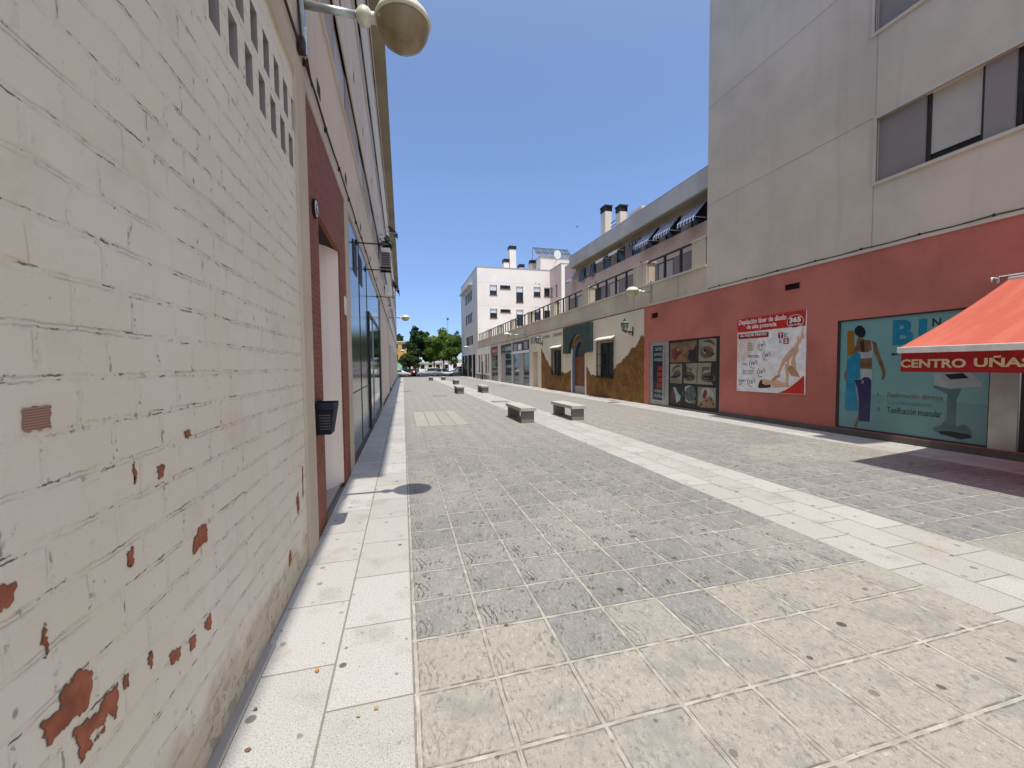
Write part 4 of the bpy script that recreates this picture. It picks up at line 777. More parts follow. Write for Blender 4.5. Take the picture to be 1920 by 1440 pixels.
b.polyx([(y,z) for y, z in [(5.12,.32),(4.98,.345),(4.72,.33),(4.66,.28),(4.80,.225),(5.1,.27)]], x-.0042, m.film_dark)
b.build('film_print', f)
b = MB(); q = O['BI']; b.textx('B', x-.003, q[0][0], q[2][0], q[0][1], q[1][1], m.cyan, .045); b.box(x-.003, x-.002, q[6][0]-.02, q[4][0], q[0][1], q[5][1], m.cyan)
def tx(k, s_, mt, i=0, bold=.01): a = O[k]; b.textx(s_, x-.003, a[i][0], a[i+2][0], min(a[i][1],a[i+2][1]), max(a[i+1][1],a[i+3][1]), MAT[mt], bold)
tx('N', 'N', 'film_dark'); tx('MA', 'MÁ', 'film_dark')
tx('l1', '1.', 'film_dark'); tx('l1', 'Reafirmación dérmica', 'film_brown', 4); tx('l2', '2.', 'film_dim'); tx('l2', 'Lipoescultura', 'film_dim', 4); tx('l3', '3.', 'film_dark'); tx('l3', 'Tonificación muscular', 'film_dark', 4); 
a = O['three']; b.textx('3', x-.008, a[0][0], a[2][0], a[0][1], a[1][1], m.film_white, .01)
b.build('lettering', f)
MB().box(RX-.01, RX+.05, 4.13, 4.46, .14, 2.6, m.steel).build('steel_column', T)
d = MB().box(RX+.04, RX+.06, 2.2, 4.10, .14, 2.6, m.badge).box(RX+.0, RX+.05, 4.05, 4.11, .14, 2.6, m.frame).build('salon_door', T)
MB().box(RX+.03, RX+.038, 2.6, 3.9, .5, 2.4, m.glass).build('pane', d)

# ================================================================== poster board on the red wall
PB = thing('advert_board', 'white and red laser hair removal poster with prices screwed to the red wall', 'poster', (RX-.03, 8.7, .8))
x1 = RX-.03
MB().prismx(O['poster_rect'], x1, RX-.008, m.board_white).build('board', PB)
b = MB(); x = x1
b.polyx(O['red_head'], x-.002, m.board_red); b.polyx(O['redcorner'], x-.002, m.board_red); b.polyx(O['best'], x-.002, m.badge)
b.polyx([(9.742,2.485),(8.9,2.49),(9.0,2.3),(9.2,2.0),(9.45,1.7),(9.742,1.6)], x-.001, M('board_blush', (.72,.60,.55), .5))
bc = O['badge_c']; cy = (bc[0][0]+bc[2][0])/2; cz = (bc[1][1]+bc[3][1])/2; ry, rz = (bc[0][0]-bc[2][0])/2, (bc[1][1]-bc[3][1])/2
b.polyx(ell((cy,cz), ry, rz, 32), x-.003, m.letter_white); b.polyx(ell((cy,cz), ry*.95, rz*.93, 32), x-.004, m.badge)
b.build('colour_fields', PB)
b = MB()
b.textx('Depilación láser de diodo', x-.005, O['t1'][0][0], O['t1'][2][0], O['t1'][0][1]-.03, O['t1'][1][1]+.01, m.letter_white, .018)
b.textx('de alta potencia', x-.005, O['t2'][0][0], O['t2'][2][0], O['t2'][0][1]-.03, O['t2'][1][1]+.01, m.letter_white, .018)
b.textx('AL MEJOR PRECIO', x-.005, O['best_t'][0][0], O['best_t'][2][0], O['best_t'][0][1], O['best_t'][1][1], m.letter_white, .03)
b.textx('365', x-.005, cy+ry*.7, cy-ry*.7, cz-rz*.15, cz+rz*.65, m.letter_white, .04); b.textx('días al año', x-.005, cy+ry*.68, cy-ry*.68, cz-rz*.62, cz-rz*.28, m.letter_white, .02)
for k, s_ in (('p19','19€'),('p39','39€'),('p59','59€'),('p35','35€'),('p15','15€')):
    a = O[k]; y0 = (a[0][0]+a[1][0])/2; z0 = (a[2][1]+a[3][1])/2; r1, r2 = (a[0][0]-a[1][0])/2, (a[2][1]-a[3][1])/2
    for s0, s1 in ((-.25, .95), (2.1, 5.1)):
        n = 18; o = [(y0-r1*math.cos(s0+(s1-s0)*i/n), z0+r2*math.sin(s0+(s1-s0)*i/n)) for i in range(n+1)]
        inn = [(y0-r1*.88*math.cos(s0+(s1-s0)*i/n), z0+r2*(.89 if 0 < i < n else 1)*math.sin(s0+(s1-s0)*i/n)) for i in range(n, -1, -1)]
        b.polyx(o+inn, x-.003, m.letter_dark)
    b.textx(s_[:2], x-.003, y0+r1*.58, y0-r1*.38, z0-r2*.34, z0+r2*.36, m.letter_dark, .02); b.textx('€', x-.003, y0-r1*.42, y0-r1*.62, z0+r2*.05, z0+r2*.38, m.letter_dark, .01)
ln = O['lines']; words = ['Ingles','Axilas','Facial','Abdomen','Medias Piernas','Brazos completos','Piernas','completas','Tórax o Abdomen','Glúteos o espalda','Brazos completos','Hombros','Ingles','Axilas','Facial']
for i in range(0, len(ln)-1, 2):
    a, c = ln[i], ln[i+1]; b.textx(words[min(i//2, len(words)-1)], x-.003, a[0], c[0], min(a[1],c[1])-.015, max(a[1],c[1])+.018, m.letter_dark, .012)
tq = O['tees']; b.polyx(tq[:4], x-.002, m.badge); b.polyx(tq[4:], x-.002, m.badge)
a = O['tees_ts']; b.textx('T', x-.005, a[0][0], a[2][0], a[0][1], a[1][1], m.letter_white, .03); b.textx('S', x-.005, a[4][0], a[6][0], a[4][1], a[5][1], m.letter_white, .03)
a = O['tees_e']; b.textx('E', x-.003, a[0][0], a[2][0], a[0][1], a[1][1], m.letter_dark, .0); b.textx('E', x-.003, a[4][0], a[6][0], a[4][1], a[5][1], m.letter_dark, .0)
b.build('lettering', PB)
b = MB()
for k, mt, l in (('legs1','skin',1),('torso','skin2',2),('swim','board_white',2),('arm1','skin',3),('shoulder','skin',4),('arm2','skin',5),('face','skin',3),('hair','hair',4),('bodyshade','skin2',3)): b.polyx(O[k], x-.0012*l, MAT[mt])
b.polyx(O['leggap'], x-.0018, m.board_white); b.polyx(O['redcorner'], x-.0075, m.board_red)
b.build('printed_figure', PB)
b = MB()
for y, z in ((9.70,.85),(9.70,2.82),(7.71,2.84),(7.70,.87),(9.70,1.8),(7.70,1.85)): b.lathe([(.016,0),(.016,.004)], (0,0,0), m.galv, 8) if False else b.tube([(x1-.006,y,z),(x1+.002,y,z)], .014, m.galv, 8)
b.build('screw', PB)

# ================================================================== awning of the nail salon
A = thing('shop_awning', 'coral red shop awning with CENTRO UÑAS on its valance at the right edge', 'awning', (RX, 2.5, 2.9))
xf, zf, y1, y0 = 7.0, 1.80, 4.27, -.6; xb, zb = RX-.06, 2.90
n = 40; b = MB()
for j in range(n):
    ya, yb = y0+(y1-y0)*j/n, y0+(y1-y0)*(j+1)/n
    sag = lambda y, t: -.035*math.sin(t*math.pi)-.03*math.sin(y*3.1+t*2)*t*(1-t)-.012*math.sin(y*9+t*5)*t*(1-t)
    for i in range(12):
        t0, t1 = i/12, (i+1)/12; P = lambda t, y: (xb+(xf-xb)*t, y, zb+(zf-zb)*t+sag(y, t))
        b.quad(P(t0,ya), P(t1,ya), P(t1,yb), P(t0,yb), m.awning)
b.build('canopy', A, True)
MB().bbox(xf-.03, xf+.03, y0, y1+.012, zf-.075, zf+.012, m.bar_white, .008).build('front_bar', A)
b = MB(); N = 60
for i in range(N):
    ya, yb = y0+(y1-.03-y0)*i/N, y0+(y1-.03-y0)*(i+1)/N; wv = lambda y: .012*math.sin(y*4.2)
    for z0_, z1_, k0, k1 in ((1.455,1.6,1,.5),(1.6,zf-.07,.5,0)): b.quad((xf+wv(ya)*k0,ya,z0_),(xf+wv(yb)*k0,yb,z0_),(xf+wv(yb)*k1,yb,z1_),(xf+wv(ya)*k1,ya,z1_), m.valance)
val = b.build('valance', A, True)
b = MB(); a = O['val']
b.textx('CENTRO', xf-.016, a[0][0], a[2][0], 1.515, 1.635, m.gold, .035); b.textx('UÑAS', xf-.016, a[4][0], a[4][0]-.50, 1.525, 1.665, m.gold, .035); b.build('lettering', val)
for y in (y1-.45, 1.6, .2): MB().tube([(xb,y,2.45),(8.15,y-.32,2.20),(xf+.03,y,zf-.03)], .022, m.bar_white, 8).build('folding_arm', A)
b = MB().tube([(RX-.01,4.42,2.86),(RX-.01,4.42,2.95),(RX-.16,4.42,2.95),(RX-.16,4.42,2.88)], .012, m.bar_white, 6); b.tube([(RX-.05,y0,2.9),(RX-.05,y1,2.9)], .04, m.bar_white, 10).build('roller', A, True)
MB().tube([(RX-.02,4.40,2.88),(RX-.02,4.40,2.97),(RX-.02,4.10,2.97),(RX-.02,4.10,2.90)], .012, m.bar_white, 6).build('wall_bracket', A)
# ================================================================== RIGHT: single-storey terrace building
B = thing('terrace_building', 'low building with a railed roof terrace, tavern front and row of shops on the right', 'building', (RX, 30, 0))
wA, wB, doorA, arch = (17.0,18.36,1.0,2.66), (23.46,24.76,1.0,2.56), (28.0,29.12,0,2.6), (20.03,21.72,0,2.95)
b = MB().wall('x', RX, 14.53, 29.9, 0, 3.86, [(*wA,.16), (*wB,.16), (*doorA,.45), (*arch,.35), (25.46,26.93,3.44,3.64,.08), (23.33,24.86,3.44,3.64,.08), (27.25,29.6,3.22,3.74,.06)], .2, m.tavern)
b.build('tavern_wall', B, fixn=False)
b = MB()
for y0, y1 in ((25.46,26.93),(23.33,24.86)):
    b.box(RX+.05, RX+.07, y0, y1, 3.44, 3.64, m.vent_dark)
    for i in range(3): b.box(RX+.01, RX+.04, y0, y1, 3.465+i*.065, 3.495+i*.065, m.tavern)
b.build('vent', B)
MB().box(RX+.03, RX+.05, 27.25, 29.6, 3.22, 3.74, m.panel_grey).build('sign_board', B)
# ochre ragged render
edge = [(27.14,2.79),(26.85,2.5),(26.6,2.4),(26.31,2.09),(25.9,1.85),(25.51,1.58),(25.2,1.45),(24.91,1.31)]
low1 = [(24.8,1.0),(23.43,1.0)]
e2 = [(23.43,1.15),(23.1,1.19),(22.9,1.08),(22.71,1.14),(22.5,1.1),(22.22,1.24),(22.0,1.3),(21.74,1.43)]
e3 = [(20.01,1.9),(19.9,1.52),(19.7,1.4),(19.51,1.22),(19.35,1.06),(19.27,1.01),(19.15,1.09),(19.04,1.08),(18.86,1.0),(18.5,1.08)]
e4 = [(18.38,1.0),(16.98,1.0)]
e5 = [(16.96,1.39),(16.8,1.45),(16.6,1.62),(16.45,1.67),(16.25,1.7),(16.15,1.84),(16.03,1.84),(15.85,1.98),(15.7,2.02),(15.56,2.15),(15.4,2.3),(15.18,2.31),(15.05,2.4),(14.94,2.55),(14.86,2.6),(14.76,2.74),(14.66,2.78),(14.535,2.72)]
def rag(e, s): 
    r = random.Random(s); o = []
    for i in range(len(e)-1):
        o.append(e[i])
        for k in (1,2): o.append((e[i][0]+(e[i+1][0]-e[i][0])*k/3+r.uniform(-.03,.03), e[i][1]+(e[i+1][1]-e[i][1])*k/3+r.uniform(-.04,.04)))
    return o+[e[-1]]
b = MB()
b.prismx([(27.14,-.02)]+rag(edge,1)+low1+rag(e2,2)+[(21.74,-.02)], RX-.022, RX-.001, m.ochre)
b.prismx([(20.01,-.02)]+rag(e3,3)+e4+rag(e5,4)+[(14.535,-.02)], RX-.022, RX-.001, m.ochre)
b.build('ochre_render', B)
# arched door
n = 20; yc = 20.875
inn = [(yc+.845*math.cos(i*math.pi/n), 2.05+.9*math.sin(i*math.pi/n)) for i in range(n+1)]; outr = [(yc+1.02*math.cos(i*math.pi/n), 2.05+1.17*math.sin(i*math.pi/n)) for i in range(n+1)]
b = MB()
ring_o = [(yc+1.02,0)]+outr+[(yc-1.02,0)]; ring_i = [(yc+.845,0)]+inn+[(yc-.845,0)]
for i in range(len(ring_o)-1): b.prismx([ring_o[i], ring_o[i+1], ring_i[i+1], ring_i[i]], RX-.03, RX+.24, m.ochre if 3 < i < 20 else m.tavern)
b.build('door_surround', B)
b = MB()
for i in range(n): b.quad((RX-.01,*[inn[i][0]-.004*(1 if inn[i][0]>yc else -1),inn[i][1]-.004]),(RX+.20,inn[i][0]-.004*(1 if inn[i][0]>yc else -1),inn[i][1]-.004),(RX+.20,inn[i+1][0],inn[i+1][1]-.004),(RX-.01,inn[i+1][0],inn[i+1][1]-.004), m.bluegrey)
b.quad((RX-.02,yc+.84,0),(RX+.20,yc+.84,0),(RX+.20,yc+.84,2.06),(RX-.02,yc+.84,2.06), m.bluegrey); b.quad((RX-.02,yc-.84,0),(RX+.20,yc-.84,0),(RX+.20,yc-.84,2.06),(RX-.02,yc-.84,2.06), m.bluegrey)
b.build('blue_reveal', B, fixn=False)
dd = MB().box(RX+.14, RX+.20, yc-.84, yc+.84, .0, 2.05, m.door_wood)
for k in range(1, 6): dd.box(RX+.132, RX+.14, yc-.84+k*.28-.008, yc-.84+k*.28+.008, .45, 2.05, m.hair)
dd = dd.build('arched_door', B)
MB().box(RX+.12, RX+.138, yc-.80, yc+.80, .03, .42, m.panel_grey).build('kick_plate', dd)
MB().prismx([(yc+.84,2.05)]+inn+[(yc-.84,2.05)], RX+.16, RX+.18, m.glass).build('fanlight', dd)
b = MB().lathe([(.03,0),(.03,.05),(0,.06)], (RX+.11,yc-.6,1.05), m.gold, 10).build('handle', dd)
# green panel with arch cut out
oo = [(yc+1.0*math.cos(i*math.pi/n), 2.05+1.16*math.sin(i*math.pi/n)) for i in range(n+1)]
b = MB(); g0, g1, gz0, gz1 = 19.10, 22.79, 2.27, 3.80
arcp = [p for p in [(yc+1.1*math.cos(i*math.pi/40), 2.05+1.24*math.sin(i*math.pi/40)) for i in range(41)] if p[1] > gz0]
b.prismx([(g1,gz0),(g1,gz1),(g0,gz1),(g0,gz0),(arcp[-1][0],gz0)]+arcp[::-1]+[(arcp[0][0],gz0)], RX-.16, RX-.01, m.green); b.build('green_panel', B)
# barred windows with little tiled canopies
for w_ in (wA, wB):
    y0, y1, z0, z1 = w_
    f = MB().box(RX+.10, RX+.15, y0, y1, z0, z1, m.frame).box(RX+.06, RX+.10, y0, y0+.07, z0, z1, m.frame).box(RX+.06, RX+.10, y1-.07, y1, z0, z1, m.frame).box(RX+.06,RX+.10,(y0+y1)/2-.03,(y0+y1)/2+.03,z0,z1,m.frame).build('window', B)
    MB().box(RX+.09, RX+.099, y0+.07, y1-.07, z0+.05, z1-.05, m.glass).build('pane', f)
    g = MB(); k = y0-.02
    while k < y1+.04: g.tube([(RX-.20,k,z0-.02),(RX-.20,k,z1+.08)], .011, m.iron, 5); k += .125
    for z in (z0, (z0*2+z1)/3, (z0+2*z1)/3, z1+.05):
        g.box(RX-.205, RX-.185, y0-.03, y1+.03, z, z+.025, m.iron)
        for yy in (y0-.03, y1+.03): g.box(RX-.20, RX+.02, yy-.01, yy+.01, z, z+.025, m.iron)
    for yy in (y0-.03, y1+.03):
        for q in (-.15, -.10, -.05): g.tube([(RX+q,yy,z0),(RX+q,yy,z1+.08)], .010, m.iron, 5)
    g.box(RX-.2, RX, y0-.03, y1+.03, z0-.03, z0, m.iron); g.build('window_bars', f)
    c = MB(); nt = 8; wy = (y1-y0+.3)/nt
    for i in range(nt):
        ya = y0-.15+i*wy; pts = [(ya+wy*.5+wy*.52*math.cos(a*math.pi/6), .045*math.sin(a*math.pi/6)) for a in range(7)]
        c.prism([(RX,y,z1+.26+h) for y, h in pts]+[(RX,ya,z1+.24),(RX,ya+wy,z1+.24)][::-1], [(RX-.3,y,z1+.12+h) for y, h in pts]+[(RX-.3,ya,z1+.10),(RX-.3,ya+wy,z1+.10)][::-1], m.roof_tile)
    c.build('tiled_canopy', f)
# plain door between tavern and shops
MB().box(RX+.38, RX+.44, 28.0, 28.6, 0, 2.6, m.black).box(RX+.36, RX+.43, 28.6, 29.12, 0, 2.6, m.cream).build('side_door', B)
# shops
Z1 = 3.86
def framed(name, y0, y1, z0, z1, par, fm, gm, x=RX+.05, w_=.07, bars=(), hb=()):
    f = MB().box(x, x+.06, y0, y0+w_, z0, z1, fm).box(x, x+.06, y1-w_, y1, z0, z1, fm).box(x, x+.06, y0+w_, y1-w_, z1-w_, z1, fm).box(x, x+.06, y0+w_, y1-w_, z0, z0+w_, fm)
    for q in bars: f.box(x+.003, x+.057, q-.035, q+.035, z0+w_, z1-w_, fm)
    for q in hb: f.box(x+.004, x+.056, y0+w_, y1-w_, q-.035, q+.035, fm)
    f = f.build(name, par); MB().box(x+.025, x+.035, y0+w_, y1-w_, z0+w_, z1-w_, gm).build('pane', f); return f
for y0, y1 in ((29.6,29.98),(35.02,35.28),(39.5,40.75),(44.15,44.6)): MB().box(RX-.01, RX+.3, y0, y1, 0, Z1, m.offwhite).build('shop_pillar', B)
MB().box(RX+.0, RX+.3, 29.98, 44.15, 3.62, Z1, m.parapet).build('shop_lintel', B)
sA = MB().box(RX+.12, RX+.3, 29.98, 35.02, 0, 3.62, m.frame).box(RX+.02, RX+.12, 29.98, 35.02, 2.75, 3.62, m.frame).build('shop_front', B)
framed('glass_door', 33.0, 34.7, .05, 2.7, sA, m.alu, m.glass_green); framed('glass_door', 30.2, 31.7, .05, 2.7, sA, m.alu, m.glass_green, hb=(.75,))
MB().box(RX+.03, RX+.12, 31.75, 32.95, 0, 2.7, m.panel_grey).box(RX-.04, RX+.02, 30.1, 34.9, 2.62, 2.82, m.white_paint).build('shutter_box', sA)
for y0, y1, z0, z1, mm in ((33.6,34.55,2.85,3.45,m.panel_grey),(32.2,33.2,2.88,3.4,m.shutter_white),(30.5,31.4,2.9,3.5,m.panel_grey)): MB().box(RX+.0, RX+.02, y0, y1, z0, z1, mm).box(RX-.004, RX, y0+.08, y1-.08, z0+.06, z1-.06, m.alu if mm is m.panel_grey else m.board_white).build('sign_panel', sA)
sB = MB().box(RX+.12, RX+.3, 35.28, 39.5, 0, 3.55, m.frame).box(RX+.01, RX+.12, 35.28, 39.5, 2.85, 3.55, m.frame).box(RX+.1, RX+.13, 37.9, 39.5, 0, 2.85, m.panel_grey).build('shop_front', B)
framed('glass_door', 35.35, 37.9, .05, 2.82, sB, m.alu, m.glass_green, hb=(2.2,))
MB().textx('LORE', RX+.005, 37.6, 35.5, 3.0, 3.35, m.letter_white, .02).box(RX, RX+.01, 38.1, 39.2, 3.12, 3.2, m.alu).build('lettering', sB)
sC = MB().box(RX+.12, RX+.3, 40.75, 44.15, 0, 3.5, m.frame).box(RX+.01, RX+.12, 40.75, 44.15, 2.85, 3.5, m.badge).build('shop_front', B)
framed('glass_door', 40.8, 44.1, .05, 2.8, sC, m.alu, m.glass_warm, hb=(2.1,), bars=(42.4,))
MB().textx('PINA', RX+.005, 43.4, 41.2, 2.98, 3.32, m.peach, .02).build('lettering', sC)
# white stretch with tall dark windows, then the block's arcade
b = MB().wall('x', RX-.004, 44.6, 53.0, 0, Z1, [(45.2,46.0,.75,3.0),(46.5,47.6,.75,3.0),(49.3,50.2,.75,3.0),(50.8,52.0,.75,3.0)], .2, m.white)
b.build('white_wall', B, fixn=False)
for y0, y1 in ((45.2,46.0),(46.5,47.6),(49.3,50.2),(50.8,52.0)): framed('tall_window', y0, y1, .75, 3.0, B, m.frame, m.glass, RX+.1)
MB().box(RX-.03, RX-.004, 44.6, 53.0, -.02, .5, m.panel_grey).build('plinth', B)
# parapet band, coping, roof
b = MB().box(RX+.006, RX+.25, 14.53, 53.0, 3.86, 4.72, m.parapet); b.box(RX+.006, RX+.25, 11.06, 14.53, 3.96, 4.72, m.parapet).box(RX+.25, 20, 11.08, 51.9, 3.8, 4.0, m.concrete); b.box(RX-.01, RX+.006, 14.53, 53, 3.86, 3.89, m.cable); b.build('parapet', B)
MB().box(RX-.04, RX+.29, 11.07, 53, 4.72, 4.78, m.softedge).build('coping', B)
b = MB(); piers = []
y = 11.39
k = 0
for y0, y1 in ((11.15,11.8),(14.44,15.4),(19.70,20.45),(24.7,25.4),(29.9,30.5),(35,35.6),(40.2,40.8),(45.4,46)):
    pr = MB().box(RX+.03, RX+.42, y0, y1, 4.78, 5.66, m.parapet).build('pier', B); MB().box(RX-.0, RX+.46, y0-.05, y1+.05, 5.66, 5.72, m.softedge).build('pier_cap', pr)
    piers.append((y0, y1))
rail = MB().box(RX+.07, RX+.13, 11.1, 52.5, 5.63, 5.69, m.frame).box(RX+.09, RX+.12, 11.1, 52.5, 4.80, 4.83, m.frame).build('railing', B)
y = 12.44
while y < 52.4:
    if not any(a-.2 < y < c+.2 for a, c in piers): MB().box(RX+.06, RX+.14, y-.035, y+.035, 4.78, 5.63, m.frame).build('railing_post', rail)
    y += .905
# tavern lanterns
def lantern(label, yc, zt=3.45):
    t = thing('wall_lantern', label, 'lantern', (RX, yc, zt-.6), 'old style wall lanterns of the tavern')
    xc = RX-.40; z = zt-.62
    b = MB().box(RX-.025, RX-.002, yc-.025, yc+.025, z-.02, z+.36, m.iron)
    b.tube([(RX-.01,yc,z+.10),(RX-.18,yc,z+.16),(xc,yc,z+.12),(xc,yc,z+.20)], .022, m.iron, 6)
    b.tube([(RX-.01,yc,z+.0)]+[(RX-.12-.10*math.cos(a),yc,z+.07-.09*math.sin(a)) for a in [i*math.pi/8-math.pi for i in range(9)][::-1]][:8]+[(RX-.3,yc,z+.14)], .016, m.iron, 6); b.build('bracket', t)
    h0, h1 = z+.20, z+.47
    b = MB().prism([(xc-.055,yc-.055,h0),(xc+.055,yc-.055,h0),(xc+.055,yc+.055,h0),(xc-.055,yc+.055,h0)], [(xc-.10,yc-.10,h1),(xc+.10,yc-.10,h1),(xc+.10,yc+.10,h1),(xc-.10,yc+.10,h1)], m.lantern_glass); b.build('lantern_glass', t)
    b = MB()
    for sx in (-1,1):
        for sy in (-1,1): b.tube([(xc+sx*.058,yc+sy*.058,h0),(xc+sx*.105,yc+sy*.105,h1)], .017, m.iron, 5)
    b.bbox(xc-.12,xc+.12,yc-.12,yc+.12,h1,h1+.03,m.iron,.005).bbox(xc-.07,xc+.07,yc-.07,yc+.07,h0-.04,h0,m.iron,.005); b.build('lantern_frame', t)
    MB().prism([(xc-.14,yc-.14,h1+.03),(xc+.14,yc-.14,h1+.03),(xc+.14,yc+.14,h1+.03),(xc-.14,yc+.14,h1+.03)], [(xc-.06,yc-.06,h1+.13),(xc+.06,yc-.06,h1+.13),(xc+.06,yc+.06,h1+.13),(xc-.06,yc+.06,h1+.13)], m.lantern).lathe([(.05,0),(.06,.03),(.02,.06),(.025,.09),(0,.11)], (xc,yc,h1+.13), m.iron, 10).build('lantern_cap', t)
lantern('wall lantern between the right hand barred window and the red wall', 15.35)
lantern('wall lantern beside the left end of the tavern, by the plain side door', 26.9, 3.62)

# ================================================================== set-back upper storeys behind the terrace
U = thing('setback_building', 'pink upper storeys set back behind the roof terrace under a deep grey fascia', 'building', (12, 20, 4))
ux = 12.0
hz = [(11.1, 26.6, 7.40, 8.18), (11.1, 28.0, 4.1, 6.45)]
b = MB().wall('x', ux, 11.06, 29.0, 4.0, 9.05, hz, .1, m.pink)
b.quad((ux,29.0,4),(18,29.0,4),(18,29.0,9.05),(ux,29,9.05), m.pink); b.quad((ux,11.06,9.05),(18,11.06,9.05),(18,29,9.05),(ux,29,9.05), m.concrete)
b.build('wall', U, fixn=False)
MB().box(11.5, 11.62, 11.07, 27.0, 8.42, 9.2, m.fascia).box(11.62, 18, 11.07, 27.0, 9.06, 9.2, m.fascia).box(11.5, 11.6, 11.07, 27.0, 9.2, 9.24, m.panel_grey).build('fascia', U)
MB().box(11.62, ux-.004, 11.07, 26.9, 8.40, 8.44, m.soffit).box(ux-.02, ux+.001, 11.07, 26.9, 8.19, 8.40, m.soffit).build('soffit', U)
top = [(14.05,15.05),(15.72,16.8),(17.3,18.4),(18.85,19.7),(20.4,21.3),(22.0,22.9),(23.95,24.5),(25.42,26.0)]
allw = [(a, c, 7.40, 8.18) for a, c in top]+[(a, a+1.15, 4.1, 6.45) for a in (12.2,13.6,16.2,18.2,21.0,23.2,25.6)]
b = MB(); 
for a0, a1, z0, z1 in hz:
    ws = sorted([q for q in allw if abs(q[2]-z0) < .1]); y = a0
    for q in ws: MB().box(ux+.04, ux+.1, y, q[0], z0, z1, m.panel_warm).build('infill_panel', U); y = q[1]
    MB().box(ux+.04, ux+.1, y, a1, z0, z1, m.panel_warm).build('infill_panel', U)
for i, (a, c, z0, z1) in enumerate(allw):
    f = framed('window', a, c, z0, z1, U, m.frame, m.glass, ux+.04, .05)
    if i in (3, 9, 10, 12, 14): MB().box(ux+.045, ux+.06, a+.05, c-.05, z0+.35, z1-.05, m.shutter).build('roller_shutter', f)
for i, (x0, y0, y1, z1) in enumerate(((13,24.5,25.1,11.95),(13.0,22.6,23.1,11.25))):
    c = MB().box(x0, x0+.45, y0, y1, 9, z1-.3, m.cream).build('chimney', U)
    q = MB().box(x0-.05, x0+.50, y0-.06, y1+.06, z1, z1+.1, m.black)
    for k in range(5):
        yy = y0+(y1-y0)*k/4; q.box(x0-.03, x0+.01, yy-.04, yy+.04, z1-.3, z1, m.black); q.box(x0+.44, x0+.48, yy-.04, yy+.04, z1-.3, z1, m.black)
    q.box(x0+.05, x0+.40, y0+.05, y1-.05, z1-.3, z1, m.black); q.build('chimney_cap', c)
MB().box(13.4, 15, 20.9, 22.2, 9, 10.55, m.cream).box(13.35, 15.05, 20.85, 22.25, 10.55, 10.66, m.softedge).build('roof_hut', U)
MB().tube([(13.3,23.1,10.8),(13.3,24.3,10.8)], .03, m.frame, 6).tube([(13.3,23.1,10.55),(13.3,24.3,10.55)], .03, m.frame, 6).build('roof_pipe', U)
for y in (13.2, 18.7, 23.8): MB().box(ux-.014, ux+.001, y, y+.1, 6.8, 6.9, m.vent_dark).build('vent', U)
gname = 'striped awnings of the set-back storey'
for lab, y0, y1, drop, reach, mat in (('blue and white striped awning nearest the tall block', 14.1, 15.2, .62, .55, m.stripe), ('second blue and white striped awning from the tall block', 15.75, 16.95, .62, .55, m.stripe), ('third blue and white striped awning from the tall block', 17.3, 18.55, .62, .55, m.stripe),
        ('dark rolled awning with a short fringe, fourth from the tall block', 18.85, 19.75, .12, .2, m.stripe_dark), ('pale half-open awning in the middle of the set-back storey', 22.0, 22.9, .25, .5, m.white_paint), ('pale awning on a long white arm just after the dark rolled awning', 20.4, 21.4, .2, .45, m.white_paint), ('navy striped awning left of the pale ones, hanging almost flat', 23.95, 24.55, .7, .16, m.stripe_dark), ('navy striped awning hanging flat over the second last window', 25.42, 26.05, .7, .16, m.stripe_dark), ('leftmost blue and white awning at the end of the set-back storey', 26.7, 27.5, .62, .6, m.stripe)):
    facade_awning(lab, y0, y1, 8.14, drop, reach, mat, ux, -1, gname)

# ================================================================== far white block
Q = thing('white_apartment_block', 'white four storey block with chimneys closing the right side of the street', 'building', (14, 52, 0)); QY = 52.1
fw = [(11.10,12.05,10.82,12.12),(12.48,13.86,11.66,12.12),(14.66,15.63,9.95,12.05),(17.1,18.05,10.82,12.08),(18.58,19.40,10.86,12.06),(11.10,12.05,7.84,9.04),(12.5,13.87,8.6,9.0),(14.66,15.61,6.95,9.0),(17.14,18.07,7.74,8.98),(18.6,19.4,7.77,9.0)]
b = MB().wall('y', QY, RX, 19.45, 3.9, 14.3, fw, .18, m.white)
b.build('front_wall', Q, fixn=False)
swn = [(55.9,62.4,10.75,12.2),(55.9,62.4,7.72,9.1),(55.9,62.1,4.62,5.9)]; arc = [(54.2,56.4,0,3.2),(57.0,60.5,0,3.2),(61.0,66.6,0,3.2)]
b = MB().wall('x', RX-.004, 53.0, 67.2, 0, 14.3, swn+arc, .2, m.offwhite); b.wall('x', RX-.004, QY, 53.0, 3.9, 14.3, [], .2, m.offwhite)
b.quad((RX,67.2,0),(19,67.2,0),(19,67.2,14.3),(RX,67.2,14.3), m.offwhite); b.quad((RX,QY,14.3),(19.45,QY,14.3),(19.45,67.2,14.3),(RX,67.2,14.3), m.concrete); b.build('side_wall', Q, fixn=False)
MB().box(RX-.03, 19.45, QY-.03, 67.2, 14.3, 14.42, m.panel_grey).build('roof_edge', Q)
MB().box(RX-.5, RX, 55.8, 65.5, 12.75, 12.95, m.offwhite).build('balcony_slab', Q)
for i, (a0, a1, z0, z1) in enumerate(fw):
    f = MB().box(a0, a1, QY+.10, QY+.16, z0, z0+.07, m.frame).box(a0, a0+.07, QY+.10, QY+.16, z0+.07, z1, m.frame).box(a1-.07, a1, QY+.10, QY+.16, z0+.07, z1, m.frame).build('window', Q)
    MB().box(a0+.07, a1-.07, QY+.12, QY+.13, z0+.07, z1, m.glass).build('pane', f)
    MB().box(a0-.05, a1+.05, QY-.05, QY+.05, z0-.09, z0, m.redbrick).build('sill', f)
    sh = (.55, 0, .35, .5, .1, .45, 0, .3, .2, 0)[i]
    if sh: MB().box(a0+.07, a1-.07, QY+.09, QY+.10, z1-(z1-z0)*sh, z1, m.shutter_white).build('roller_shutter', f)
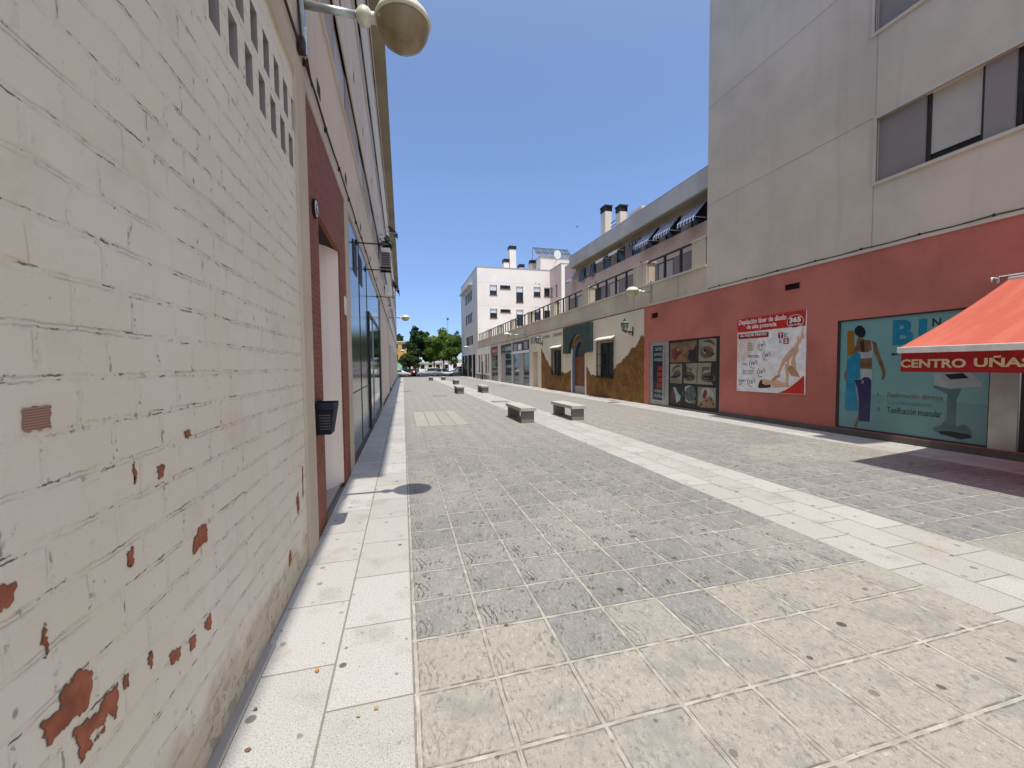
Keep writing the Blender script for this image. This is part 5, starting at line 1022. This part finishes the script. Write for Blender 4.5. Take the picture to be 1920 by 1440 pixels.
for (a0, a1, z0, z1) in swn:
    MB().box(RX+.10, RX+.15, a0+1.4, a1-1.6, z0, z1, m.panel_warm).build('infill_panel', Q)
    for y0, y1 in ((a0,a0+1.4),(a1-1.6,a1)): framed('window', y0, y1, z0, z1, Q, m.frame, m.glass, RX+.08, .06)
b = MB()
for a0, a1, z0, z1 in arc: b.box(RX+.16, RX+.2, a0, a1, z0, z1, m.glass); 
for y in (54.2,55.3,56.2,57.0,58.7,60.3,61.0,63,65,66.4): b.box(RX-.0, RX+.12, y, y+.12, 0, 3.2, m.frame)
b.build('arcade_front', Q)
MB().box(17.8, 18.0, QY-.02, QY, 12.45, 12.6, m.panel_grey).box(17.3, 17.45, QY-.02, QY, 12.5, 12.62, m.panel_grey).box(17.3, 17.45, QY-.02, QY, 9.35, 9.47, m.panel_grey).box(17.8, 17.95, QY-.02, QY, 9.35, 9.47, m.panel_grey).build('vent', Q)
b = MB()
for z in (12.4, 9.4, 6.4): b.box(RX, 19.45, QY-.004, QY+.001, z, z+.03, m.offwhite)
b.build('plaster_joint', Q)
for x0, x1_, z1 in ((14.35,15.25,17.9),(13.55,14.25,16.1),(15.75,16.4,15.5)):
    c = MB().box(x0, x1_, QY+2, QY+2.9, 14.3, z1-.45, m.white).build('chimney', Q); MB().box(x0-.05, x1_+.05, QY+1.95, QY+2.95, z1-.45, z1, m.black).build('chimney_cap', c)
MB().box(20.15, 27, 58, 64, 14, 17.75, m.white).box(20.15, 20.16, 58.8, 59.6, 14.6, 16.2, m.black).box(20.05, 27.1, 57.9, 64.1, 17.75, 17.95, m.offwhite).build('penthouse', Q)
MB().box(20.16, 26, 60.5, 64, 14, 17.0, m.pink).box(19.3, 20.1, 60.3, 61, 14.3, 17.35, m.pink).box(19.25, 20.15, 60.2, 61.1, 17.35, 17.8, m.black).build('roof_hut', Q)
b = MB().wall('x', 19.45, 48.1, QY, 3.9, 14.3, [(49.5,50.1,10.4,12),(51.3,52,10.6,12)], .2, m.pink); b.quad((19.45,48.1,3.9),(23,48.1,3.9),(23,48.1,14.3),(19.45,48.1,14.3), m.white); b.box(19.42, 23, 48.07, 48.1, 14.3, 14.42, m.panel_grey).box(19.40, 19.45, 48.1, QY, 14.3, 14.42, m.panel_grey)
b.quad((19.65,49.4,10.3),(19.65,50.2,10.3),(19.65,50.2,12.1),(19.65,49.4,12.1), m.black); b.quad((19.65,51.2,10.3),(19.65,52.1,10.3),(19.65,52.1,12.1),(19.65,51.2,12.1), m.black); b.build('side_wing', Q, fixn=False)
S_ = thing('solar_panel', 'tilted rack of dark solar panels on top of the white block', 'solar panel', (22, 59, 18))
P3 = lambda u, v: (19.45+5.8*u+.1*v, 58-.15+2.2*v, 18.05+1.65*v)
b = MB(); g = MB()
for i in range(5):
    for j in range(2):
        u0, u1, v0, v1 = i/5+.008, (i+1)/5-.008, j/2+.01, (j+1)/2-.01; b.prism([P3(u0,v0),P3(u1,v0),P3(u1,v1),P3(u0,v1)], [tuple(Vector(P3(*q))+Vector((0,.03,-.05))) for q in ((u0,v0),(u1,v0),(u1,v1),(u0,v1))], m.solar)
b.build('cells', S_)
for i in range(6): g.tube([P3(i/5,0),P3(i/5,1)], .05, m.alu, 4)
for v in (0,.5,1): g.tube([P3(0,v),P3(1,v)], .05, m.alu, 4)
for i in (0,2,5): p = P3(i/5,1); g.tube([p,(p[0],p[1],17.8)], .05, m.alu, 4)
g.build('rack', S_)
D = thing('satellite_dish', 'white satellite dish in front of the solar panels', 'satellite dish', (22.4, 57, 17))
MB().prismy([(22.45+.55*math.cos(a*math.pi/12),17.95+.65*math.sin(a*math.pi/12)) for a in range(24)], 57.0, 57.06, m.white_paint).build('dish', D); MB().tube([(22.45,57.1,17.6),(22.3,57.3,17.0),(22.3,57.9,16.8)], .05, m.galv, 6).build('mount', D)
# ================================================================== benches
def bench(label, x, y):
    t = thing('stone_bench', label, 'bench', (x, y, 0), 'stone benches along the pale paving band')
    MB().bbox(x-.225, x+.225, y-.85, y+.85, .335, .43, m.granite, .008).build('seat', t)
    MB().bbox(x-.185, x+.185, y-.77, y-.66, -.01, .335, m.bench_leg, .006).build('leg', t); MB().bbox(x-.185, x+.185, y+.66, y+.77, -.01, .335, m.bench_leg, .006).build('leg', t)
    return t
b0 = bench('nearest stone bench on the left edge of the pale paving band', 3.325, 11.5)
for lab, x, y in (('nearest stone bench on the right edge of the pale paving band', 4.86, 11.55), ('stone bench in the middle distance left of the pale band', 3.18, 24.0), ('stone bench in the middle distance right of the pale band', 4.66, 24.2), ('stone bench far up the street just behind the middle distance pair', 4.5, 36.0), ('farthest left stone bench in front of the silver van', 3.02, 46.5), ('farthest right stone bench in front of the white car under the tree', 4.48, 47.3)):
    dup(b0, (x-3.325, y-11.5, 0), lab)

# ================================================================== cars
def car(label, x, y, rot, L_, Wd, Ht, col, kind='hatch', group='cars parked at the end of the street', s=1):
    t = thing('parked_car', label, 'car', (x, y, -.02), group)
    c, sn = math.cos(rot), math.sin(rot)
    def P(l, w_, h): return (x+l*c-w_*sn, y+l*sn+w_*c, h-.02)
    prof = {'hatch': [(-.5,.30,.52,.52),(-.485,.20,.58,.60),(-.42,.17,.60,.80),(-.34,.17,.61,.97),(-.16,.17,.61,1.),(.05,.17,.61,.98),(.22,.17,.60,.66),(.36,.17,.57,.57),(.46,.18,.50,.50),(.5,.24,.42,.42)],
            'sedan': [(-.5,.30,.56,.56),(-.48,.20,.60,.60),(-.33,.17,.62,.66),(-.22,.17,.63,.94),(-.05,.17,.63,1.),(.08,.17,.63,.97),(.24,.17,.61,.66),(.38,.17,.57,.57),(.47,.18,.50,.50),(.5,.24,.42,.42)],
            'van': [(-.5,.25,.55,.80),(-.49,.18,.57,.95),(-.42,.16,.58,1.),(-.2,.16,.58,1.),(.0,.16,.58,.98),(.12,.16,.58,.86),(.25,.16,.57,.61),(.38,.16,.53,.53),(.47,.18,.46,.46),(.5,.24,.38,.38)]}[kind]
    vs, fs = [], []
    hw = Wd/2
    for l, z0, zb, zt in prof:
        tw_ = hw*(.76 if zt > zb+.06 else .93); e = .86 if abs(l) > .45 else 1
        for w_, h in ((-hw*e*.94, z0), (-hw*e, (z0+zb)/2), (-hw*e*.97, zb), (-tw_*e, zt), (tw_*e, zt), (hw*e*.97, zb), (hw*e, (z0+zb)/2), (hw*e*.94, z0)): vs.append(P(l*L_, w_, h*Ht))
    n = len(prof)
    for i in range(n-1):
        for k in range(8): fs.append((i*8+k, i*8+(k+1) % 8, (i+1)*8+(k+1) % 8, (i+1)*8+k))
    fs += [tuple(range(8)), tuple(range((n-1)*8, n*8))]
    MB().add(vs, fs, col).build('body', t, True)
    g = MB(); tall = [i for i, q in enumerate(prof) if q[3] > q[2]+.05]
    for sd in (-1, 1):
        lo, hi = [], []
        for i in tall:
            l, z0, zb, zt = prof[i]; f_ = lambda k: hw*.97*(1-k)+hw*.76*k
            lo.append(P(l*L_, sd*(f_(.10)+.012), (zb+.10*(zt-zb))*Ht)); hi.append(P(l*L_, sd*(f_(.86)+.012), (zb+.86*(zt-zb))*Ht))
        for i in range(len(lo)-1): g.quad(lo[i], lo[i+1], hi[i+1], hi[i], m.glass)
    def xs(i, j):
        a, c_ = prof[i], prof[j]
        g.quad(P(a[0]*L_+.02*(1 if j > i else -1), -hw*.70, a[3]*Ht+.012), P(a[0]*L_+.02*(1 if j > i else -1), hw*.70, a[3]*Ht+.012), P(c_[0]*L_+.02*(1 if j > i else -1), hw*.80, c_[3]*Ht+.03), P(c_[0]*L_+.02*(1 if j > i else -1), -hw*.80, c_[3]*Ht+.03), m.glass)
    xs(tall[-2], tall[-1]+(1 if kind != 'van' else 0)); xs(tall[1], tall[0])
    g.build('windows', t, fixn=False)
    for l in (-.31, .32):
        for sd in (-1, 1):
            r = .155*Ht*1.25; q = MB(); pts = [P(l*L_, sd*(hw-.17), r), P(l*L_, sd*(hw+.01), r)]; q.tube(pts, r, m.tyre, 16); wq = q.build('wheel', t)
            MB().tube([P(l*L_, sd*(hw+.005), r), P(l*L_, sd*(hw+.02), r)], r*.6, m.hub, 10).build('rim', wq)
    for sd in (-1, 1):
        MB().prism([P(.47*L_, sd*hw*.5, .40*Ht), P(.47*L_, sd*hw*.86, .40*Ht), P(.46*L_, sd*hw*.86, .47*Ht), P(.46*L_, sd*hw*.5, .47*Ht)], [P(.503*L_, sd*hw*.5, .40*Ht), P(.495*L_, sd*hw*.84, .40*Ht), P(.485*L_, sd*hw*.84, .47*Ht), P(.49*L_, sd*hw*.5, .47*Ht)], m.lantern_glass).build('headlight', t)
        MB().prism([P(-.47*L_, sd*hw*.62, .44*Ht), P(-.47*L_, sd*hw*.86, .44*Ht), P(-.47*L_, sd*hw*.86, .58*Ht), P(-.47*L_, sd*hw*.62, .58*Ht)], [P(-.503*L_, sd*hw*.62, .44*Ht), P(-.49*L_, sd*hw*.85, .44*Ht), P(-.49*L_, sd*hw*.85, .58*Ht), P(-.50*L_, sd*hw*.62, .58*Ht)], m.board_red).build('tail_light', t)
    MB().box(*[v for ab in zip(*[(min(a, q), max(a, q)) for a, q in zip(P(.49*L_, -.22, .26*Ht), P(.512*L_, .22, .34*Ht))]) for v in ab][0:0] or (x+.49*L_*c-.02, x+.49*L_*c+.02, y+.49*L_*sn-.02, y+.49*L_*sn+.02, .24*Ht, .3*Ht), m.white_paint).build('number_plate', t)
    return t
paint = lambda n_, c_: M('car_paint_'+n_, c_, .22, .25, .03, 1, .6)
pw, ps, pdk, prd, pgr = paint('white', (.68,.68,.67)), paint('silver', (.50,.52,.53)), paint('dark', (.02,.025,.04)), paint('red', (.09,.012,.02)), paint('grey', (.20,.21,.22))
car('white saloon car at the far end beside the left facade, cut off by the wall', -.55, 67.2, 0.1, 3.5, 1.45, 1.16, pw, 'sedan')
car('dark blue car parked between the white saloon and the silver van', .75, 69.5, .35, 3.3, 1.4, 1.28, pdk, 'hatch')
car('dark red car with its rear to the street just left of the silver van', 1.85, 70.2, 1.2, 3.1, 1.4, 1.2, prd, 'hatch')
car('silver people carrier parked side-on in front of the trees', 3.85, 67.0, math.pi, 3.35, 1.4, 1.42, ps, 'van')
car('white hatchback in the shade under the right hand tree', 6.55, 68.4, -1.25, 3.1, 1.45, 1.2, pw, 'hatch')
car('grey car by the corner of the arcade', 8.9, 68.2, math.pi+.25, 3.2, 1.42, 1.2, pgr, 'hatch')
car('white van with a tall roof half hidden behind the grey car', 9.6, 71.5, math.pi, 3.6, 1.6, 1.65, pw, 'van')

# ================================================================== trees
def tree(label, x, y, base, top, rx, ry, zc, rz, greens, seed, n=5200, leaf=.17, lean=0):
    r = random.Random(seed)
    t = thing('broadleaf_tree', label, 'tree', (x, y, 0), 'trees beyond the end of the street')
    tr = MB().tube([(x,y,-.05),(x+.03,y,.5),(x+lean*.4,y,1.1),(x+lean,y,zc*.8)], [.20,.15,.13,.09], m.bark, 8)
    cl = []
    for i in range(96):
        a, ph_ = r.uniform(0, 2*math.pi), math.asin(r.uniform(-.75, 1)); q = r.uniform(.45, 1.0)*(.92+.12*math.sin(a*3+seed)); 
        cl.append(Vector((x+lean+rx*q*math.cos(a)*math.cos(ph_), y+ry*q*math.sin(a)*math.cos(ph_), zc+rz*q*math.sin(ph_))))
    for i in range(9):
        c = cl[i*5]; tr.tube([(x+lean*.5,y,zc*.55),((x+c.x)/2,(y+c.y)/2,(zc+c.z)/2-.2),c], [.08,.05,.02], m.bark, 5)
    tr.build('trunk', t)
    b = MB()
    for k in range(n):
        c = cl[k % len(cl)]; gi = (k % len(cl)) % len(greens); s_ = .34+.22*((k % len(cl))*7 % 10)/10
        d = Vector((r.gauss(0,1), r.gauss(0,1), r.gauss(0,.75))).normalized()*(r.random()**.45)*s_*max(.8, min(rx, rz)*.55)
        p = c+d; u = Vector((r.gauss(0,1), r.gauss(0,1), r.gauss(0,.6))).normalized(); v = u.cross(Vector((r.gauss(0,1), r.gauss(0,1), r.gauss(0,1)))).normalized()
        l = leaf*r.uniform(.6, 1.25); b.quad(p-u*l, p+v*l*.6, p+u*l, p-v*l*.6, greens[gi] if r.random() < .8 else greens[(gi+1) % len(greens)])
    b.build('crown', t, fixn=False)
gA = [leaf_mat('leaf_deep', (.045,.09,.032)), leaf_mat('leaf_deep_mid', (.06,.115,.04)), leaf_mat('leaf_deep_blue', (.018,.042,.022))]
gB = [leaf_mat('leaf_bright', (.17,.25,.045)), leaf_mat('leaf_mid', (.085,.15,.03)), leaf_mat('leaf_green', (.13,.21,.04))]
gC = [leaf_mat('leaf_olive', (.09,.12,.04)), leaf_mat('leaf_olive_dark', (.06,.085,.03))]
tree('tall dark green tree behind the cars, left of the bright one', 2.55, 73, 0, 8.8, 2.15, 1.8, 5.0, 3.35, gA, 2, 15000, .22)
tree('broad bright green tree right of the dark one, beside the white block', 6.7, 69.6, 0, 8, 3.15, 2.4, 4.55, 3.0, gB, 5, 22000, .22)
tree('second bright green tree whose trunk stands just left of the broad tree', 5.3, 72.5, 0, 7, 2.0, 1.8, 4.2, 2.3, gB, 8, 8000, .22)
tree('low olive green tree by the left facade under the yellow building', 1.1, 67.2+4, 0, 4, 2.0, 1.5, 2.7, 1.45, gC, 9, 7500, .18)
tree('dark tree at the far right mostly hidden by the white block', 9.6, 76, 0, 8, 1.9, 1.9, 5.6, 2.3, gA, 12, 4200, .2)
tree('far dark tree peeking out above the yellow building', -1.6, 110, 0, 10, 1.8, 1.8, 8.6, 1.6, gA, 14, 2500, .22)

# ================================================================== distance: buildings, street light, bird
def house(label, x0, x1, y, z, wallm, seed, roofm=None, base=0):
    r = random.Random(seed); t = thing('distant_house', label, 'building', ((x0+x1)/2, y, 0), 'buildings beyond the trees')
    n = max(2, int((x1-x0)/1.6)); hs = []
    for fl in range(max(1, int((z-base)/2.4))):
        for i in range(n):
            a = x0+(x1-x0)*(i+.25)/n; hs.append((a, a+(x1-x0)*.5/n, base+.8+fl*2.4, base+2.0+fl*2.4))
    b = MB().wall('y', y, x0, x1, 0, z, hs, .2, wallm); b.quad((x0,y,0),(x0,y+8,0),(x0,y+8,z),(x0,y,z), wallm); b.quad((x1,y,0),(x1,y+8,0),(x1,y+8,z),(x1,y,z), wallm); b.build('wall', t, fixn=False)
    MB().box(x0-.15, x1+.15, y-.2, y+8, z, z+.25, roofm or m.softedge).build('roof', t)
    for h in hs: MB().box(h[0], h[1], y+.15, y+.2, h[2], h[3], m.glass).build('window', t)
yl, grn, crm = plaster('yellow_plaster', (.62,.36,.11), .1), plaster('mint_plaster', (.30,.55,.42), .1), plaster('pale_plaster', (.68,.60,.46), .1)
house('orange-yellow building seen above the low olive tree', -6, 1.2, 97, 7.2, yl, 1)
house('mint green house front low behind the white saloon car', -3, 1.5, 92, 2.9, grn, 2, m.lantern)
house('low cream and yellow shops seen under the tree crowns', 1.7, 8.5, 93, 2.3, crm, 3, m.softedge)
house('white house with dark windows seen under the broad tree', 8.6, 16, 92, 2.9, m.white, 4)
MB().box(-8, 16, 89, 89.2, 0, 1.05, m.white).build('garden_wall')
tag(bpy.data.objects['garden_wall'], 'low white wall running behind the parked cars', 'wall')
t = thing('street_light', 'tall lamp post rising above the broad tree crown', 'street lamp', (8.6, 80, 0))
MB().tube([(8.6,80,0),(8.6,80,6),(8.6,80,10.6)], [.09,.06,.04], m.galv, 8).build('post', t); MB().lathe([(.03,0),(.20,.18),(.23,.42),(.1,.55),(0,.7)], (8.6,80,10.5), m.lantern, 10).build('lamp_head', t)
for i, (x, y) in enumerate(((9.33,55.0),(9.12,44.4+3.2))):
    t = thing('black_post', ('tall black post before the white wall, the farther of the two', 'tall black post before the white wall, the nearer of the two')[i], 'post', (x, y, 0), 'black posts by the arcade')
    MB().tube([(x,y,-.02),(x,y,2.05)], .07, m.black, 10).lathe([(.09,0),(.09,.05),(.05,.1),(0,.11)], (x,y,2.03), m.black, 10).build('shaft', t); MB().lathe([(.12,0),(.12,.1),(.08,.14)], (x,y,-.01), m.black, 10).build('base', t)
for k, (y, lab) in enumerate(((46.4,'dark cafe table set against the white wall, nearer one'), (49.0,'dark cafe table set against the white wall, middle one'), (51.6,'dark cafe table set against the white wall, farther one'))):
    t = thing('cafe_table', lab, 'table', (8.95, y, 0), 'tables outside the white wall')
    MB().bbox(8.7, 9.25, y-.6, y+.6, .52, .57, m.black, .01).build('table_top', t)
    for sx in (8.75, 9.2):
        for sy in (-.5, .5): MB().tube([(sx,y+sy,0),(sx,y+sy,.53)], .025, m.black, 6).build('leg', t)
t = tag(MB().quad((26.75,60,23.5),(27.0,60.1,23.38),(27.0,60.25,23.42),(26.8,60.2,23.52), m.black).quad((27.3,60,23.5),(27.05,60.1,23.38),(27.05,60.25,23.42),(27.25,60.2,23.52), m.black).lathe([(0,-.2),(.06,-.1),(.07,.05),(0,.2)], (27.03,60.15,23.4), m.black, 8).build('bird', None, False, False), 'tiny dark bird flying in the sky over the chimneys', 'bird')

# small litter on the granite slabs
def g_(n_, lab, cat, f, grp=None): o = f.build(n_); tag(o, lab, cat, grp)
g_('seed_pod', 'small round orange-brown seed on the granite slab by the left wall', 'seed', MB().lathe([(0,0),(.008,.003),(.011,.011),(.008,.019),(0,.022)], (-.47,2.26,.0), M('ochre_seed', (.50,.26,.07), .6), 10))
rr = random.Random(4); lm_ = [M('dry_leaf', (.16,.085,.06), .8), M('pale_leaf', (.42,.30,.14), .8)]
for lab, x, y, k in (('brown paint flake by the strip at the foot of the brick wall', -.70, 2.08, 0), ('brown paint flake nearest the camera beside the wall strip', -.66, 1.86, 0), ('small brown paint flake at the very bottom beside the wall strip', -.70, 1.72, 0), ('yellow dry leaf on the joint of the granite slab', -.155, 1.93, 1), ('yellow dry leaf left of the other one on the same joint', -.23, 1.91, 1), ('dry orange leaf caught in the tile joint in the middle of the paving', 1.60, 3.18, 1)):
    b = MB(); p = [(x+.013*math.cos(a*math.pi/4)*rr.uniform(.5,1.1), y+.010*math.sin(a*math.pi/4)*rr.uniform(.5,1.2), .004+rr.uniform(0,.006)) for a in range(8)]
    b.prism(p, [(q[0], q[1], q[2]+.002) for q in p], lm_[k]); g_('dry_leaf' if k else 'paint_flake', lab, 'leaf' if k else 'flake', b, 'bits of litter on the paving')
